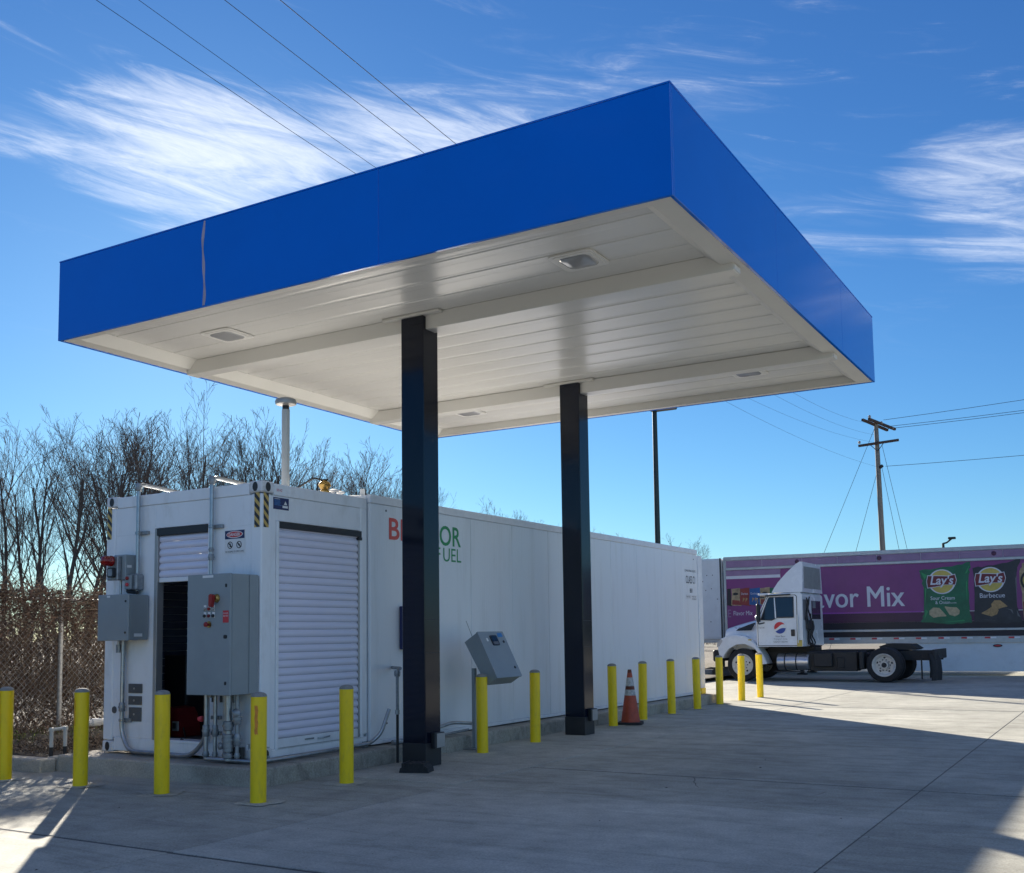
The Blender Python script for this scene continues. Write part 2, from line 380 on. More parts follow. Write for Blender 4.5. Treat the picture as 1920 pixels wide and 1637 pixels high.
MT['galv_dull'] = pm('galvanised_fitting', (.33, .345, .36), .5, .7, var=.25, scale=22)
MT['blue'] = pm('fascia_blue', (0, .155, .72), .07, var=.04, scale=.7, coat=0, rvar=.02, bump=.035, bscale=1.1, spec=.46)
MT['seam'] = pm('fascia_reflection', (.45, .38, .48), .4, var=.2, scale=6)  # pale mauve that paints a reflection streak on the blue fascia
MT['navy'] = pm('column_navy', (.0025, .006, .018), .15, var=.2, scale=3, rvar=.05, coat=.12, spec=.35, bump=.04, bscale=5, dirt=.15, dcol=(.03,.028,.025), stretch=(1,1,.3))
MT['soffit'] = pm('soffit_white', (.75, .74, .70), .26, var=.025, scale=1.5, rvar=.03, bump=.10, bscale=9, stretch=(.35,1,1))
MT['soffit_trim'] = pm('soffit_trim', (.70, .69, .64), .42, var=.04, scale=2)
MT['lens'] = pm('lamp_lens', (.34, .35, .36), .12, var=.1, spec=.7)
MT['lamp_body'] = pm('lamp_body', (.78, .77, .73), .4, var=.04)
MT['yellow'] = pm('bollard_yellow', (.99, .68, .002), .38, var=.05, scale=9, rvar=.12, dirt=.5, dcol=(.55,.36,.05), coat=.1, stretch=(1,1,.35))
MT['orange_rub'] = pm('orange_scuff', (.75, .26, .03), .5, var=.2, scale=30)
MT['cap'] = pm('concrete_cap', (.27, .265, .25), .9, var=.2, scale=25, bump=.4)
MT['red'] = pm('red_plastic', (.30, .018, .016), .35, var=.1)
MT['red_glass'] = pm('beacon_red', (.30, .008, .006), .12, var=.15, spec=.8)
MT['label_white'] = pm('label_white', (.80, .80, .80), .5, var=.03)
MT['label_red'] = pm('label_red', (.62, .05, .06), .5, var=.05)
MT['label_navy'] = pm('label_navy', (.015, .025, .11), .4, var=.05)
MT['ink'] = pm('ink_black', (.02, .02, .022), .5, var=.05)
MT['ink_grey'] = pm('ink_grey', (.16, .16, .17), .5, var=.05)
MT['logo_red'] = pm('letter_red', (.72, .10, .075), .45, var=.04)
MT['logo_green'] = pm('letter_green', (.03, .30, .10), .45, var=.04)
MT['hazard'] = stripes()
MT['brass'] = pm('brass', (.48, .31, .10), .35, .9, var=.15)
MT['pvc'] = pm('white_pvc', (.56, .55, .51), .4, var=.06, dirt=.3, dcol=(.4,.37,.3))
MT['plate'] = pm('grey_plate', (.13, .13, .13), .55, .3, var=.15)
MT['bare_plate'] = pm('bare_plate', (.42, .41, .40), .45, .5, var=.12)
MT['cone'] = pm('cone_orange', (.46, .075, .035), .5, var=.18, scale=9, dirt=.55, dcol=(.2,.05,.03))
MT['cone_band'] = pm('cone_band', (.50, .50, .50), .45, var=.35, scale=25, dirt=.8, dcol=(.16,.15,.14))
MT['cone_dark'] = pm('cone_band_dark', (.16, .04, .02), .6, var=.2)
MT['screen'] = pm('screen_black', (.012, .014, .016), .12, var=.1)
MT['blue_tape'] = pm('blue_tape', (.05, .22, .52), .5, var=.1)
MT['bark'] = pm('bark', (.10, .08, .066), .9, var=.3, scale=14, objvar=.25)
MT['twig'] = pm('twig', (.125, .097, .08), .9, var=.25, scale=14, objvar=.25)
MT['dry_leaf'] = pm('dry_leaf', (.10, .056, .037), .8, var=.6, scale=22)
MT['dry_stem'] = pm('dry_stem', (.13, .094, .067), .9, var=.5, scale=25)
MT['weed'] = pm('green_weed', (.13, .17, .035), .8, var=.4, scale=12)
MT['fence'] = pm('fence_wire', (.20, .20, .20), .6, .3, var=.25, scale=20)
MT['fence_post'] = pm('fence_post', (.33, .325, .31), .55, .4, var=.3, scale=25, dirt=.5)
MT['wood_pole'] = pm('utility_wood', (.20, .195, .18), .9, var=.3, scale=8, stretch=(4,4,.3), bump=.3)
MT['wood_dark'] = pm('crossarm_wood', (.07, .05, .045), .9, var=.3, scale=8)
MT['wire'] = pm('wire', (.03, .033, .038), .8, 0, var=.2)
MT['pole_green'] = pm('lamp_pole_green', (.015, .028, .026), .4, var=.15)
MT['truck_white'] = pm('truck_white', (.80, .82, .84), .26, var=.03, scale=2, coat=.5, dirt=.12, dcol=(.45,.43,.4))
MT['tyre'] = pm('tyre', (.022, .022, .024), .85, var=.25, scale=10)
MT['rim'] = pm('rim_white', (.66, .63, .58), .45, var=.1, scale=12, dirt=.4, dcol=(.25,.2,.15))
MT['chassis'] = pm('chassis', (.016, .017, .019), .6, var=.3, scale=6)
MT['alu'] = pm('polished_aluminium', (.55, .56, .58), .32, .95, var=.08)
MT['glass'] = glass('window_glass')
MT['lamp_glass'] = pm('headlamp', (.6, .62, .64), .1, .3, var=.05)
MT['trailer_rail'] = pm('trailer_rail', (.47, .48, .49), .4, .55, var=.12, scale=5, dirt=.3, dcol=(.3,.28,.25))
MT['trailer_white'] = pm('trailer_white', (.74, .76, .78), .38, var=.05, scale=2, dirt=.25, dcol=(.45,.43,.4))
MT['mauve'] = pm('wrap_mauve', (.32, .20, .33), .45, var=.15, scale=3, dirt=.3, dcol=(.3,.26,.32))
MT['purple'] = pm('wrap_purple', (.24, .05, .195), .42, var=.1, scale=1.5, dirt=.12, dcol=(.3,.1,.3))
MT['plum'] = pm('wrap_plum', (.085, .022, .06), .42, var=.15, scale=2)
MT['night'] = pm('wrap_black', (.022, .016, .022), .42, var=.2, scale=2)
MT['pink'] = pm('wrap_pink', (.36, .07, .38), .42, var=.08)
MT['wrap_white'] = pm('wrap_white', (.72, .71, .76), .45, var=.05)
MT['bag_green'] = pm('print_green', (.012, .135, .06), .35, var=.25, scale=2.5, dirt=.3, dcol=(.05,.3,.16))
MT['bag_black'] = pm('print_charcoal', (.03, .027, .035), .35, var=.35, scale=2.5, dirt=.25, dcol=(.13,.12,.14))
MT['bag_red'] = pm('print_red', (.27, .035, .03), .4, var=.25, scale=4)
MT['bag_blue'] = pm('print_blue', (.02, .11, .32), .4, var=.2, scale=4)
MT['bag_tan'] = pm('print_tan', (.42, .30, .17), .4, var=.4, scale=9)
MT['sunny'] = pm('print_yellow', (.62, .47, .10), .4, var=.15, scale=4)
MT['ribbon'] = pm('print_maroon', (.17, .015, .022), .4, var=.1)
MT['chip'] = pm('print_chip', (.50, .40, .24), .5, var=.25, scale=14)
MT['chip_bbq'] = pm('print_chip_dark', (.42, .26, .11), .5, var=.3, scale=14)
MT['disc_red'] = pm('disc_red', (.62, .03, .04), .35, var=.03)
MT['disc_blue'] = pm('disc_blue', (.012, .06, .32), .35, var=.03)
MT['pump_red'] = pm('pump_red', (.17, .01, .012), .4, var=.15)
MT['fairing_back'] = pm('fairing_back', (.30, .30, .28), .6, var=.15, scale=5)
MT['block'] = pm('grey_block', (.20, .195, .18), .9, var=.3, scale=6, bump=.4)
# ------------------------------------------------------------------ ground
def sheet(name, mat, x0, x1, y0, y1, z, parent=None):
    m = MB(); m.add([(x0,y0,z),(x1,y0,z),(x1,y1,z),(x0,y1,z)], [(0,1,2,3)]); return m.build(name, mat, parent)
kind(sheet('ground', MT['field'], -900, 900, -700, 1200, -.06), 'structure')
lot = kind(sheet('concrete_lot', MT['joint'], -17.8, 30.3, -20, 60.2, -.0055), 'structure')
XJ = [-17.75, -13.75, -9.75, -5.75, -1.75, 2.25, 6.25, 10.25, 14.25, 18.25, 22.25, 26.25, 30.25]
YJ = [-19.9, -14.9, -9.9, -4.9, .1, 5.1, 10.1, 15.1, 20.1, 25.1, 30.1, 35.1, 40.1, 45.1, 50.1, 55.1, 60.1]
g = .010
rs = random.Random(3)
for i in range(len(XJ)-1):
    for j in range(len(YJ)-1):
        x0, x1, y0, y1 = XJ[i], XJ[i+1], YJ[j], YJ[j+1]
        if x1 < -9.8 and 5.2 < y0 < 20 : 
            if x1 < -13.8: continue
        cuts = [(y0, y1, 'concrete')]
        if i == 3 and abs(y0-5.1) < .01: cuts = [(y0, 8.5, 'concrete_pale'), (8.5, y1, 'concrete')]
        if i == 4 and abs(y0-5.1) < .01: cuts = [(y0, y1, 'concrete')]
        for a, b_, mk in cuts:
            m = MB(); q = g if rs.random() < .8 else g*1.5
            m.box(x0+q*.55, x1-q*.55, a+(q*2 if a == y0 else .004), b_-(q*2 if b_ == y1 else .004), -.055, rs.uniform(-.0012, .0012), .003)
            m.build('slab', MT[mk], lot)
# apron under the dispensers, poured separately and paler
m = MB(); m.box(-7.36, -5.772, 8.62, 14.2, -.01, .005, .003); ap = m.build('apron_slab', MT['concrete_pale'], lot)
# hairline cracks and tyre scuffs, thin sheets on the slabs
def crack(pts, w=.006):
    m = MB(); vs = []; fs = []
    for i, (x, y) in enumerate(pts):
        ww = w*random.uniform(.5, 1.3); vs += [(x-ww/2, y-ww/2, .0032), (x+ww/2, y+ww/2, .0032)]
        if i: fs.append((2*i-2, 2*i-1, 2*i+1, 2*i))
    m.add(vs, fs); return m.build('crack', MT['joint'], lot)
def wander(x, y, dx, dy, n, j):
    o = [(x, y)]
    for _ in range(n): x += dx+random.uniform(-j, j); y += dy+random.uniform(-j, j); o.append((x, y))
    return o
crack(wander(-5.2, 8.6, .09, .11, 13, .05)); crack(wander(-3.0, 8.55, .06, .12, 12, .05)); crack(wander(-3.9, 10.1, .05, -.09, 6, .03)); crack(wander(-7.2, 9.3, .13, .02, 11, .03), .004)

rp = random.Random(9); m = MB()
for i in range(70):                # loose grit and leaf crumbs
    x = rp.uniform(-9.5, 3); y = 3.6+9*rp.random()**1.3; r_ = rp.choice((.003, .004, .006, .008))*rp.uniform(.7, 1.4); a = rp.uniform(0, 6.28)
    P = [(x+r_*math.cos(a+k*1.5708)*(1.6 if k % 2 else .8), y+r_*math.sin(a+k*1.5708)*(1.6 if k % 2 else .8), .0015) for k in range(4)]
    m.conv(P+[(x, y, .002+r_*.7)], [(0,1,2,3), (0,1,4), (1,2,4), (2,3,4), (3,0,4)])
kind(tag(m.build('grit', MT['joint']), 'loose grit and crumbs scattered over the concrete', 'grit'), 'stuff')
# pad the containers stand on, kerb and planted strip by the fence
pad = MB(); pad.box(-10.42, -7.37, 7.62, 20.75, -.05, .178, .016)
pd = kind(pad.build('concrete_pad', MT['concrete_old']), 'structure')
kb = MB()
for k in range(3): kb.box(-10.425-2.4*(k+1)+.004, -10.425-2.4*k-.004, 7.42, 7.62, -.05, .14, .014)
kind(kb.build('kerb', MT['concrete_old']), 'structure')
kb2 = MB(); kb2.box(-10.62, -10.43, 7.63, 20.7, -.05, .15, .012); kind(kb2.build('kerb_return', MT['concrete_old']), 'structure')
rg = random.Random(11)
m = MB(); nx, ny = 44, 90; vs = []; fs = []
for i in range(nx+1):
    for j in range(ny+1):
        x = -10.63-34*(i/nx)**1.7; y = 7.63+72*(j/ny)**1.8-(0 if i == 0 else 0)
        d = min(1, (-10.63-x)/1.6)
        vs.append((x, y, .10+.10*d+(.0 if i == 0 or j == 0 else rg.uniform(-.025, .045))))
for i in range(nx):
    for j in range(ny): a = i*(ny+1)+j; fs.append((a, a+1, a+ny+2, a+ny+1))
m.add(vs, fs); kind(m.build('earth_bank', MT['earth'], smooth=60), 'structure')
m = MB(); m.add([(-45, -6, .09), (-17.8, -6, .09), (-17.8, 7.4, .09), (-45, 7.6, .09)], [(0,1,2,3)]); kind(m.build('verge', MT['earth']), 'structure')

# ------------------------------------------------------------------ canopy
CX0, CX1, CY0, CY1, CZ0, CZ1 = -10.8355, -3.0471, 7.8014, 15.5037, 4.9873, 5.9389
DZ = 5.11
can = thing('fuel_canopy', 'flat-roofed canopy with deep royal blue fascia and white underside on two dark columns', 'canopy', (-6.94, 11.65, 0))
def fascia(x0, x1, y0, y1):
    return MB().box(x0, x1, y0, y1, CZ0, CZ1, .004).build('fascia_panel', MT['blue'], can)
t = .035; gp = .0007
fx = [CX0, -8.41, -6.05, CX1]
for a, b_ in zip(fx, fx[1:]):
    fascia(a+(gp if a != CX0 else 0), b_-(gp if b_ != CX1 else 0), CY0, CY0+t)
    fascia(a+(gp if a != CX0 else t+.002), b_-(gp if b_ != CX1 else t+.002), CY1-t, CY1)
fy = [CY0+t+.002, 10.72, 13.58, CY1]
for a, b_ in zip(fy, fy[1:]):
    fascia(CX1-t, CX1, a+gp, b_-gp); 
    fascia(CX0, CX0+t, a+gp, b_-gp)
# wavy reflection on the front face, painted as a pale raised strip
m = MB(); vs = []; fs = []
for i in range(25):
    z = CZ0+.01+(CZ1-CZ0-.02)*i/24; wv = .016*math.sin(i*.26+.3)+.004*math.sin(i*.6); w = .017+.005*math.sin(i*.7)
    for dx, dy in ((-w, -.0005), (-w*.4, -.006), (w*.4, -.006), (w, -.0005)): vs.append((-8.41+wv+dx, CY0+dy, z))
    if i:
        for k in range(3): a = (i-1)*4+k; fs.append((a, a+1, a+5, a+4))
m.add(vs, fs); m.build('reflection_streak', MT['seam'], can, smooth=180)
# top cap and roof sheet
for q in ((CX0-.004, CX1+.004, CY0-.004, CY0+.05), (CX0-.004, CX1+.004, CY1-.05, CY1+.004)): MB().box(q[0], q[1], q[2], q[3], CZ1+.001, CZ1+.018, .003).build('coping', MT['blue'], can)
for q in ((CX0-.004, CX0+.05), (CX1-.05, CX1+.004)): MB().box(q[0], q[1], CY0+.052, CY1-.052, CZ1+.001, CZ1+.018, .003).build('coping', MT['blue'], can)
one('roof_sheet', MT['trailer_rail'], can, CX0+.06, CX1-.06, CY0+.06, CY1-.06, 5.55, 5.58)
# turned-in flange along the lower edge
for q in ((CX0+t+.002, CX1-t-.002, CY0+t+.001, CY0+t+.10), (CX0+t+.002, CX1-t-.002, CY1-t-.10, CY1-t-.001)):
    MB().box(q[0], q[1], q[2], q[3], CZ0+.006, CZ0+.022, .002).build('edge_flange', MT['soffit_trim'], can)
for y0, y1 in ((CY0+t+.097, CY0+t+.1005), (CY1-t-.1005, CY1-t-.097)): one('edge_lining', MT['soffit_trim'], can, CX0+t+.004, CX1-t-.004, y0, y1, CZ0+.023, DZ+.05)
for x0, x1 in ((CX0+t+.001, CX0+.36), (CX1-.39, CX1-t-.001)):
    # gutter channel at each end of the deck pans: flat bottom, sloping inner face
    s_ = 1 if x0 < -7 else -1
    xa, xb = (x0, x1) if s_ > 0 else (x1, x0)
    poly = [(xa, CZ0+.008), (xa+s_*.20, CZ0+.008), (xb, DZ-.002), (xb, DZ+.05), (xa, DZ+.05)]
    MB().prism(poly, lambda a, b_, q: (a, q, b_), CY0+t+.102, CY1-t-.102).build('gutter', MT['soffit_trim'], can)
# deck pans, each a shallow tray with upturned edges
px0, px1 = CX0+.361, CX1-.391
pan = None; yy = 10.52-.44*6
pans = []
while yy < CY1-.14:
    y0 = max(yy, CY0+t+.103); y1 = min(yy+.44, CY1-t-.103)
    if y1-y0 > .05: pans.append((y0, y1))
    yy += .44
for y0, y1 in pans:
    poly = [(y0+.006, DZ+.055), (y0+.006, DZ+.016), (y0+.030, DZ), (y0+.14, DZ+.001), (y0+.16, DZ+.004), (y1-.05, DZ+.003), (y1-.03, DZ), (y1-.006, DZ), (y1-.006, DZ+.055)]
    MB().prism(poly, lambda a, b_, q: (q, a, b_), px0, px1).build('deck_pan', MT['soffit'], can)
one('deck_backing', MT['soffit_trim'], can, CX0+.05, CX1-.05, CY0+.05, CY1-.05, DZ+.056, DZ+.07)
for yb in (9.62, 13.50):
    bm_ = MB(); bm_.box(CX0+.18, CX1-.11, yb, yb+.19, 4.925, DZ-.001, .006)
    be = bm_.build('beam', MT['soffit'], can)
    MB().box(CX1-.108, CX1-.10, yb+.01, yb+.18, 4.935, 4.985).build('end_plate', MT['label_white'], be)
    MB().box(CX0+.172, CX0+.178, yb+.01, yb+.18, 4.935, 4.985).build('end_plate', MT['label_white'], be)
    MB().box(-7.35, -6.55, yb-.085, yb-.002, DZ-.03, DZ-.002, .003).build('clip_angle', MT['soffit_trim'], be)
KX0, KX1 = -7.098, -6.786
for ya, yb in ((9.565, 9.859), (13.444, 13.742)):
    c_ = MB().box(KX0, KX1, ya, yb, 0.002, DZ-.032, .008).build('column', MT['navy'], can)
    MB().box(KX0-.004, KX1+.004, ya-.004, yb+.004, .004, .26, .004).build('base_sleeve', MT['dark'], c_)
    bx_ = MB().box(KX1+.002, KX1+.055, ya+.10, yb-.006, .20, .37, .005).build('service_box', MT['dark'], c_)
    MB().box(KX1+.056, KX1+.060, ya+.135, yb-.004, .205, .36, .001).build('cover_plate', MT['bare_plate'], bx_)
    for zz in (1.62, 1.25): MB().box(KX1-.002, KX1+.0015, ya+.01, yb-.01, zz, zz+.006).build('weld_line', MT['dark'], c_)
# four recessed lamps
def lamp(x, y, label):
    o = thing('canopy_light', label, 'light', (x, y, DZ-.004), group='lamps in the canopy underside')
    def sq(h, r, z0, z1, name, mk, par):
        return MB().prism(rrect(-h, -h, h, h, r, 5), lambda a, b_, q: (x+a, y+b_, q), z0, z1).build(name, MT[mk], par)
    b_ = sq(.24, .07, DZ-.016, DZ-.003, 'housing', 'lamp_body', o)
    sq(.205, .06, DZ-.023, DZ-.0165, 'bezel', 'lamp_body', b_)
    m_ = MB(); m_.loft([[(x+a, y+b2, DZ-.0235-z_*.35) for a, b2 in reversed(rrect(-h_, -h_, h_, h_, h_*.45, 4))] for h_, z_ in ((.165, 0), (.160, .018), (.140, .030), (.06, .034))]); m_.build('lens', MT['lens'], o, smooth=40)
    return o
lamp(-4.52, 9.02, 'square lamp nearest the front right corner of the canopy underside')
lamp(-9.28, 9.00, 'square lamp nearest the front left corner of the canopy underside')
lamp(-4.55, 14.35, 'square lamp toward the far right corner of the canopy underside')
lamp(-9.31, 14.40, 'square lamp at the far left of the canopy underside, seen between the columns')
# rubber ramp block lying against the near column
poly = [(-.16, 0), (.16, 0), (.15, .05), (.09, .095), (-.08, .095), (-.15, .045)]
m = MB(); a0 = R(18); ca, sa = math.cos(a0), math.sin(a0)
m.prism(poly, lambda a, b_, q: (-6.66+a*ca-q*sa, 9.22+a*sa+q*ca, b_+.006), -.11, .11)
for k in range(5): m.prism([(-.13+k*.055, .05), (-.105+k*.055, .05), (-.105+k*.055, .1), (-.13+k*.055, .1)], lambda a, b_, q: (-6.66+a*ca-q*sa, 9.22+a*sa+q*ca, b_+.006), -.117, .117)
tag(m.build('rubber_chock', MT['rubber']), 'small black ribbed rubber block at the foot of the near column', 'chock')

# ------------------------------------------------------------------ equipment container (near, with the shutters)
EX0, EX1, EY0, EY1, EZ0, EZ1 = -10.105, -7.702, 7.968, 9.70, .195, 3.068
eq = thing('equipment_container', 'short white container end with two roller shutters, nearest the camera on the concrete pad', 'container', (-8.9, 8.83, .178))
W = MT['white_flat']
# corner posts and castings
for px in (EX0, EX1-.15):
    for py in (EY0, EY1-.12):
        MB().box(px, px+.15, py, py+(.15 if py == EY0 else .12), EZ0+.13, EZ1-.13, .012).build('corner_post', W, eq)
def casting(x, y, z, sx, sy):
    m = MB().box(x-.093, x+.093, y-.093, y+.093, z-.06, z+.06, .014).build('corner_casting', MT['casting'], eq)
    MB().prism(ell(0, 0, .036, .05, 14), lambda a, b_, q: (x+a, y-sy*(.0935+q), z+b_), 0, .0022).build('lifting_hole', MT['dark'], m)
    MB().prism(ell(0, 0, .036, .05, 14), lambda a, b_, q: (x+sx*(.0935+q), y+a, z+b_), 0, .0022).build('lifting_hole', MT['dark'], m)
for x, sx in ((EX0+.088, -1), (EX1-.088, 1)):
    for z in (EZ0+.062, EZ1-.058):
        casting(x, EY0+.088, z, sx, 1)
# rails
MB().box(EX0+.182, EX1-.182, EY0+.002, EY0+.10, EZ1-.135, EZ1-.012, .006).build('top_rail', W, eq)
MB().box(EX1-.10, EX1-.002, EY0+.182, EY1-.002, EZ1-.135, EZ1-.012, .006).build('top_rail', W, eq)
MB().box(EX0+.182, EX1-.182, EY0+.004, EY0+.10, EZ0+.02, EZ0+.165, .006).build('bottom_rail', W, eq)
MB().box(EX1-.10, EX1-.004, EY0+.182, EY1-.002, EZ0+.02, EZ0+.10, .006).build('bottom_rail', W, eq)
# front wall around the opening
fy0, fy1 = EY0+.012, EY0+.06
OX0, OX1, OZ0, OZ1 = -9.268, -8.466, .362, 2.655
WZ0, WZ1 = EZ0+.167, EZ1-.137
MB().box(EX0+.152, OX0-.032, fy0, fy1, WZ0, WZ1, .003).build('wall_panel', W, eq)
MB().box(OX1+.032, EX1-.152, fy0, fy1, WZ0, WZ1, .003).build('wall_panel', W, eq)
MB().box(OX0-.030, OX1+.030, fy0, fy1, OZ1+.012, WZ1, .003).build('wall_panel', W, eq)
MB().box(EX0+.16, EX1-.16, EY0+.0085, EY0+.0115, 2.612, 2.622).build('seam', MT['white_trim'], eq)
for x0, x1 in ((OX0-.029, OX0+.022), (OX1-.004, OX1+.029)): MB().box(x0, x1, EY0-.004, fy1+.03, OZ0-.01, OZ1+.01, .004).build('door_jamb', MT['bare_plate'] if x0 < -9 else W, eq)
MB().box(OX0+.023, OX1-.006, EY0-.002, fy1+.12, WZ0-.03, OZ0, .004).build('sill', W, eq)
# side wall around the opening
sx1, sx0 = EX1-.012, EX1-.06
SY0, SY1, SZ0, SZ1 = 8.222, 9.60, .298, 2.655
MB().box(sx0, sx1, EY0+.152, SY0-.032, EZ0+.102, WZ1, .003).build('wall_panel', W, eq)
MB().box(sx0, sx1, SY1+.032, EY1-.124, EZ0+.102, WZ1, .003).build('wall_panel', W, eq)
MB().box(sx0, sx1, SY0-.030, SY1+.030, SZ1+.012, WZ1, .003).build('wall_panel', W, eq)
for y0, y1 in ((SY0-.029, SY0+.008), (SY1-.010, SY1+.029)): MB().box(sx0-.03, EX1+.004, y0, y1, SZ0-.01, SZ1+.01, .004).build('door_jamb', W, eq)
MB().box(sx0-.03, EX1+.002, SY0+.009, SY1-.011, EZ0+.103, SZ0, .003).build('sill', W, eq)
# closed far walls, roof, floor and a ribbed partition inside
one('wall_panel', W, eq, EX0+.012, EX0+.05, EY0+.152, EY1-.122, EZ0+.1, WZ1)
one('roof', W, eq, EX0+.02, EX1-.012, EY0+.02, EY1-.01, EZ1-.03, EZ1-.011)
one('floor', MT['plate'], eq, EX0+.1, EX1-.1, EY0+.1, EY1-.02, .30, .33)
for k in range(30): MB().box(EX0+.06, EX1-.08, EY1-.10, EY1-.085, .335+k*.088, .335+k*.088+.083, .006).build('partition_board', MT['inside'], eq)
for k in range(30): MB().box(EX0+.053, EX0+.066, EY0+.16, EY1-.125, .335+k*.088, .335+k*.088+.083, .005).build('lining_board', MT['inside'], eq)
# roller shutters
def slat_profile(p):
    return [(-.004, .001), (.006, .006), (.013, p*.22), (.015, p*.42), (.012, p*.64), (.004, p*.82), (-.004, p*.90), (-.004, p*.995), (-.010, p*.995), (-.010, .001)]
def shutter_front():
    hd = MB().box(OX0+.002, OX1-.008, EY0-.006, fy1+.02, OZ1-.075, OZ1+.006, .004).build('shutter_box', MT['dark'], eq)
    sh = MB().box(OX0+.024, OX1-.008, EY0+.02, EY0+.05, 2.066, 2.116, .004).build('shutter', MT['white_trim'], eq)
    p = .0785; me = None
    for k in range(6):
        m = MB().prism(slat_profile(p), lambda a, b_, q: (q, EY0+.032-a, 2.118+k*p+b_), OX0+.026, OX1-.010); m.build('slat', MT['slat'], sh, smooth=50)
    MB().tube(bend([(-8.72, EY0+.018, 2.10), (-8.6, EY0-.02, 2.10), (-8.47, EY0-.02, 2.098)], .03), .007, 6).build('pull_handle', MT['galv'], sh)
shutter_front()
def shutter_side():
    MB().box(sx0-.02, EX1+.006, SY0+.002, SY1-.002, SZ1-.062, SZ1+.006, .004).build('shutter_box', MT['dark'], eq)
    MB().box(sx0-.02, EX1+.008, SY1-.055, SY1+.004, SZ1-.10, SZ1-.063, .004).build('shutter_box_end', MT['dark'], eq)
    sh = MB().box(EX1-.05, EX1-.022, SY0+.010, SY1-.042, SZ0+.002, SZ0+.098, .004).build('shutter', MT['white_trim'], eq)
    p = .0808
    for k in range(28):
        MB().prism(slat_profile(p), lambda a, b_, q: (EX1-.034+a, q, SZ0+.100+k*p*.9985+b_), SY0+.011, SY1-.043).build('slat', MT['slat'], sh, smooth=50)
    MB().box(EX1-.05, EX1-.012, SY1-.041, SY1-.011, SZ0+.002, SZ1-.064, .003).build('guide_rail', MT['bare_plate'], sh)
    MB().tube(bend([(EX1-.016, 8.86, SZ0+.055), (EX1+.02, 8.90, SZ0+.055), (EX1+.02, 9.02, SZ0+.062), (EX1-.016, 9.06, SZ0+.062)], .02), .008, 6).build('pull_handle', MT['galv'], sh)
    MB().box(EX1-.021, EX1-.012, 8.66, 8.80, SZ0+.052, SZ0+.066).build('lock_bar', MT['galv_dull'], sh)
shutter_side()
# tape, plates, labels
for x0, yq in ((EX0+.018, 0), (EX1-.098, 0)): MB().box(x0, x0+.072, EY0-.004, EY0-.0012, 2.585, 2.945).build('hazard_strip', MT['hazard'], eq)
MB().box(EX1+.0012, EX1+.004, EY0+.028, EY0+.10, 2.585, 2.945).build('hazard_strip', MT['hazard'], eq)
for x0, x1, z0, z1 in ((-9.685, -9.468, .853, .955), (-9.683, -9.472, .725, .820), (-9.673, -9.476, .545, .697)):
    q = MB().box(x0, x1, EY0-.004, EY0+.011, z0, z1, .003).build('cover_plate', MT['plate'], eq)
    MB().lathe([(.012, 0), (.012, .004)], 10, ((x0+x1)/2-.01, EY0-.0045, (z0+z1)/2), (0, -1, 0)).build('knob', MT['bare_plate'], q)
MB().lathe([(.04, 0), (.038, .006), (.02, .008)], 14, (-9.927, EY0+.011, .661), (0, -1, 0)).build('round_cover', MT['plate'], eq)
U, V = (0, 1, 0), (0, 0, 1)
stk = MB().box(EX1-.011, EX1-.008, 8.150, 8.382, 2.79, 2.915).build('blue_label', MT['label_navy'], eq)
decal('print', MT['label_white'], stk, (EX1-.008, 8.150, 2.79), U, V, [(.135,.02),(.215,.02),(.215,.045),(.135,.045)], .0015, .001)
decal('print', MT['label_white'], stk, (EX1-.008, 8.150, 2.79), U, V, [(.155,.055),(.205,.055),(.18,.095)], .0015, .001)
for k in range(6): decal('print', MT['blue_tape'] if k else MT['label_white'], stk, (EX1-.008, 8.150, 2.79), U, V, [(.012,.108-k*.013),(.012+random.uniform(.08,.13),.108-k*.013),(.012+.09,.113-k*.013),(.012,.113-k*.013)], .0015, .001)
text('50 HZ', MT['label_red'], eq, (EX1-.002, 8.19, 2.978), U, V, .085, .028, .0015)
# conduits on the front wall
def strut(x, z, l=.13):
    q = MB().box(x-.035, x+l, EY0-.022, EY0+.011, z-.020, z+.020, .003).build('strut', MT['galv_dull'], eq)
    MB().box(x-.028, x+.028, EY0-.068, EY0-.0225, z-.017, z+.017, .006).build('pipe_clamp', MT['galv'], q)
def coupling(x, y, z, r=.03, h=.07, axis=(0,0,1)):
    MB().lathe([(r*.8, -h/2), (r, -h/2+.01), (r, -h*.12), (r*1.18, -h*.1), (r*1.18, h*.1), (r, h*.12), (r, h/2-.01), (r*.8, h/2)], 12, (x, y, z), axis).build('coupling', MT['galv_dull'], eq, smooth=40)
cy = EY0-.045
MB().tube(bend([(-9.52, cy, 1.98), (-9.52, cy, 3.15), (-9.52, cy+.06, 3.175), (-9.50, EY0+1.2, 3.10)], .03), .021, 10).build('conduit', MT['galv'], eq, smooth=60)
MB().tube(bend([(-8.375, cy, 2.09), (-8.375, cy, 3.13), (-8.375, cy+.06, 3.155), (-8.36, EY0+1.1, 3.09)], .03), .021, 10).build('conduit', MT['galv'], eq, smooth=60)
coupling(-9.52, cy, 3.14, .034, .09); coupling(-8.375, cy, 3.12, .034, .09); coupling(-9.52, cy, 2.14); coupling(-8.375, cy, 2.30); coupling(-8.375, cy, 2.38, .026, .05)
strut(-9.52, 2.625); strut(-8.375, 2.625)
MB().tube(bend([(-9.73, cy, 1.44), (-9.735, cy, .42), (-9.60, cy-.01, .225), (-8.62, cy-.02, .215), (-8.40, cy-.02, .40), (-8.355, cy-.06, .88)], .17, 8), .024, 10).build('conduit', MT['galv'], eq, smooth=60)
MB().tube([(-9.80, cy, 1.44), (-9.80, cy, 1.39)], .018, 8).build('conduit', MT['galv'], eq)
MB().tube([(-9.80, cy, 1.39), (-9.80, cy, 1.30)], .032, 10).build('conduit_body', MT['galv_dull'], eq)
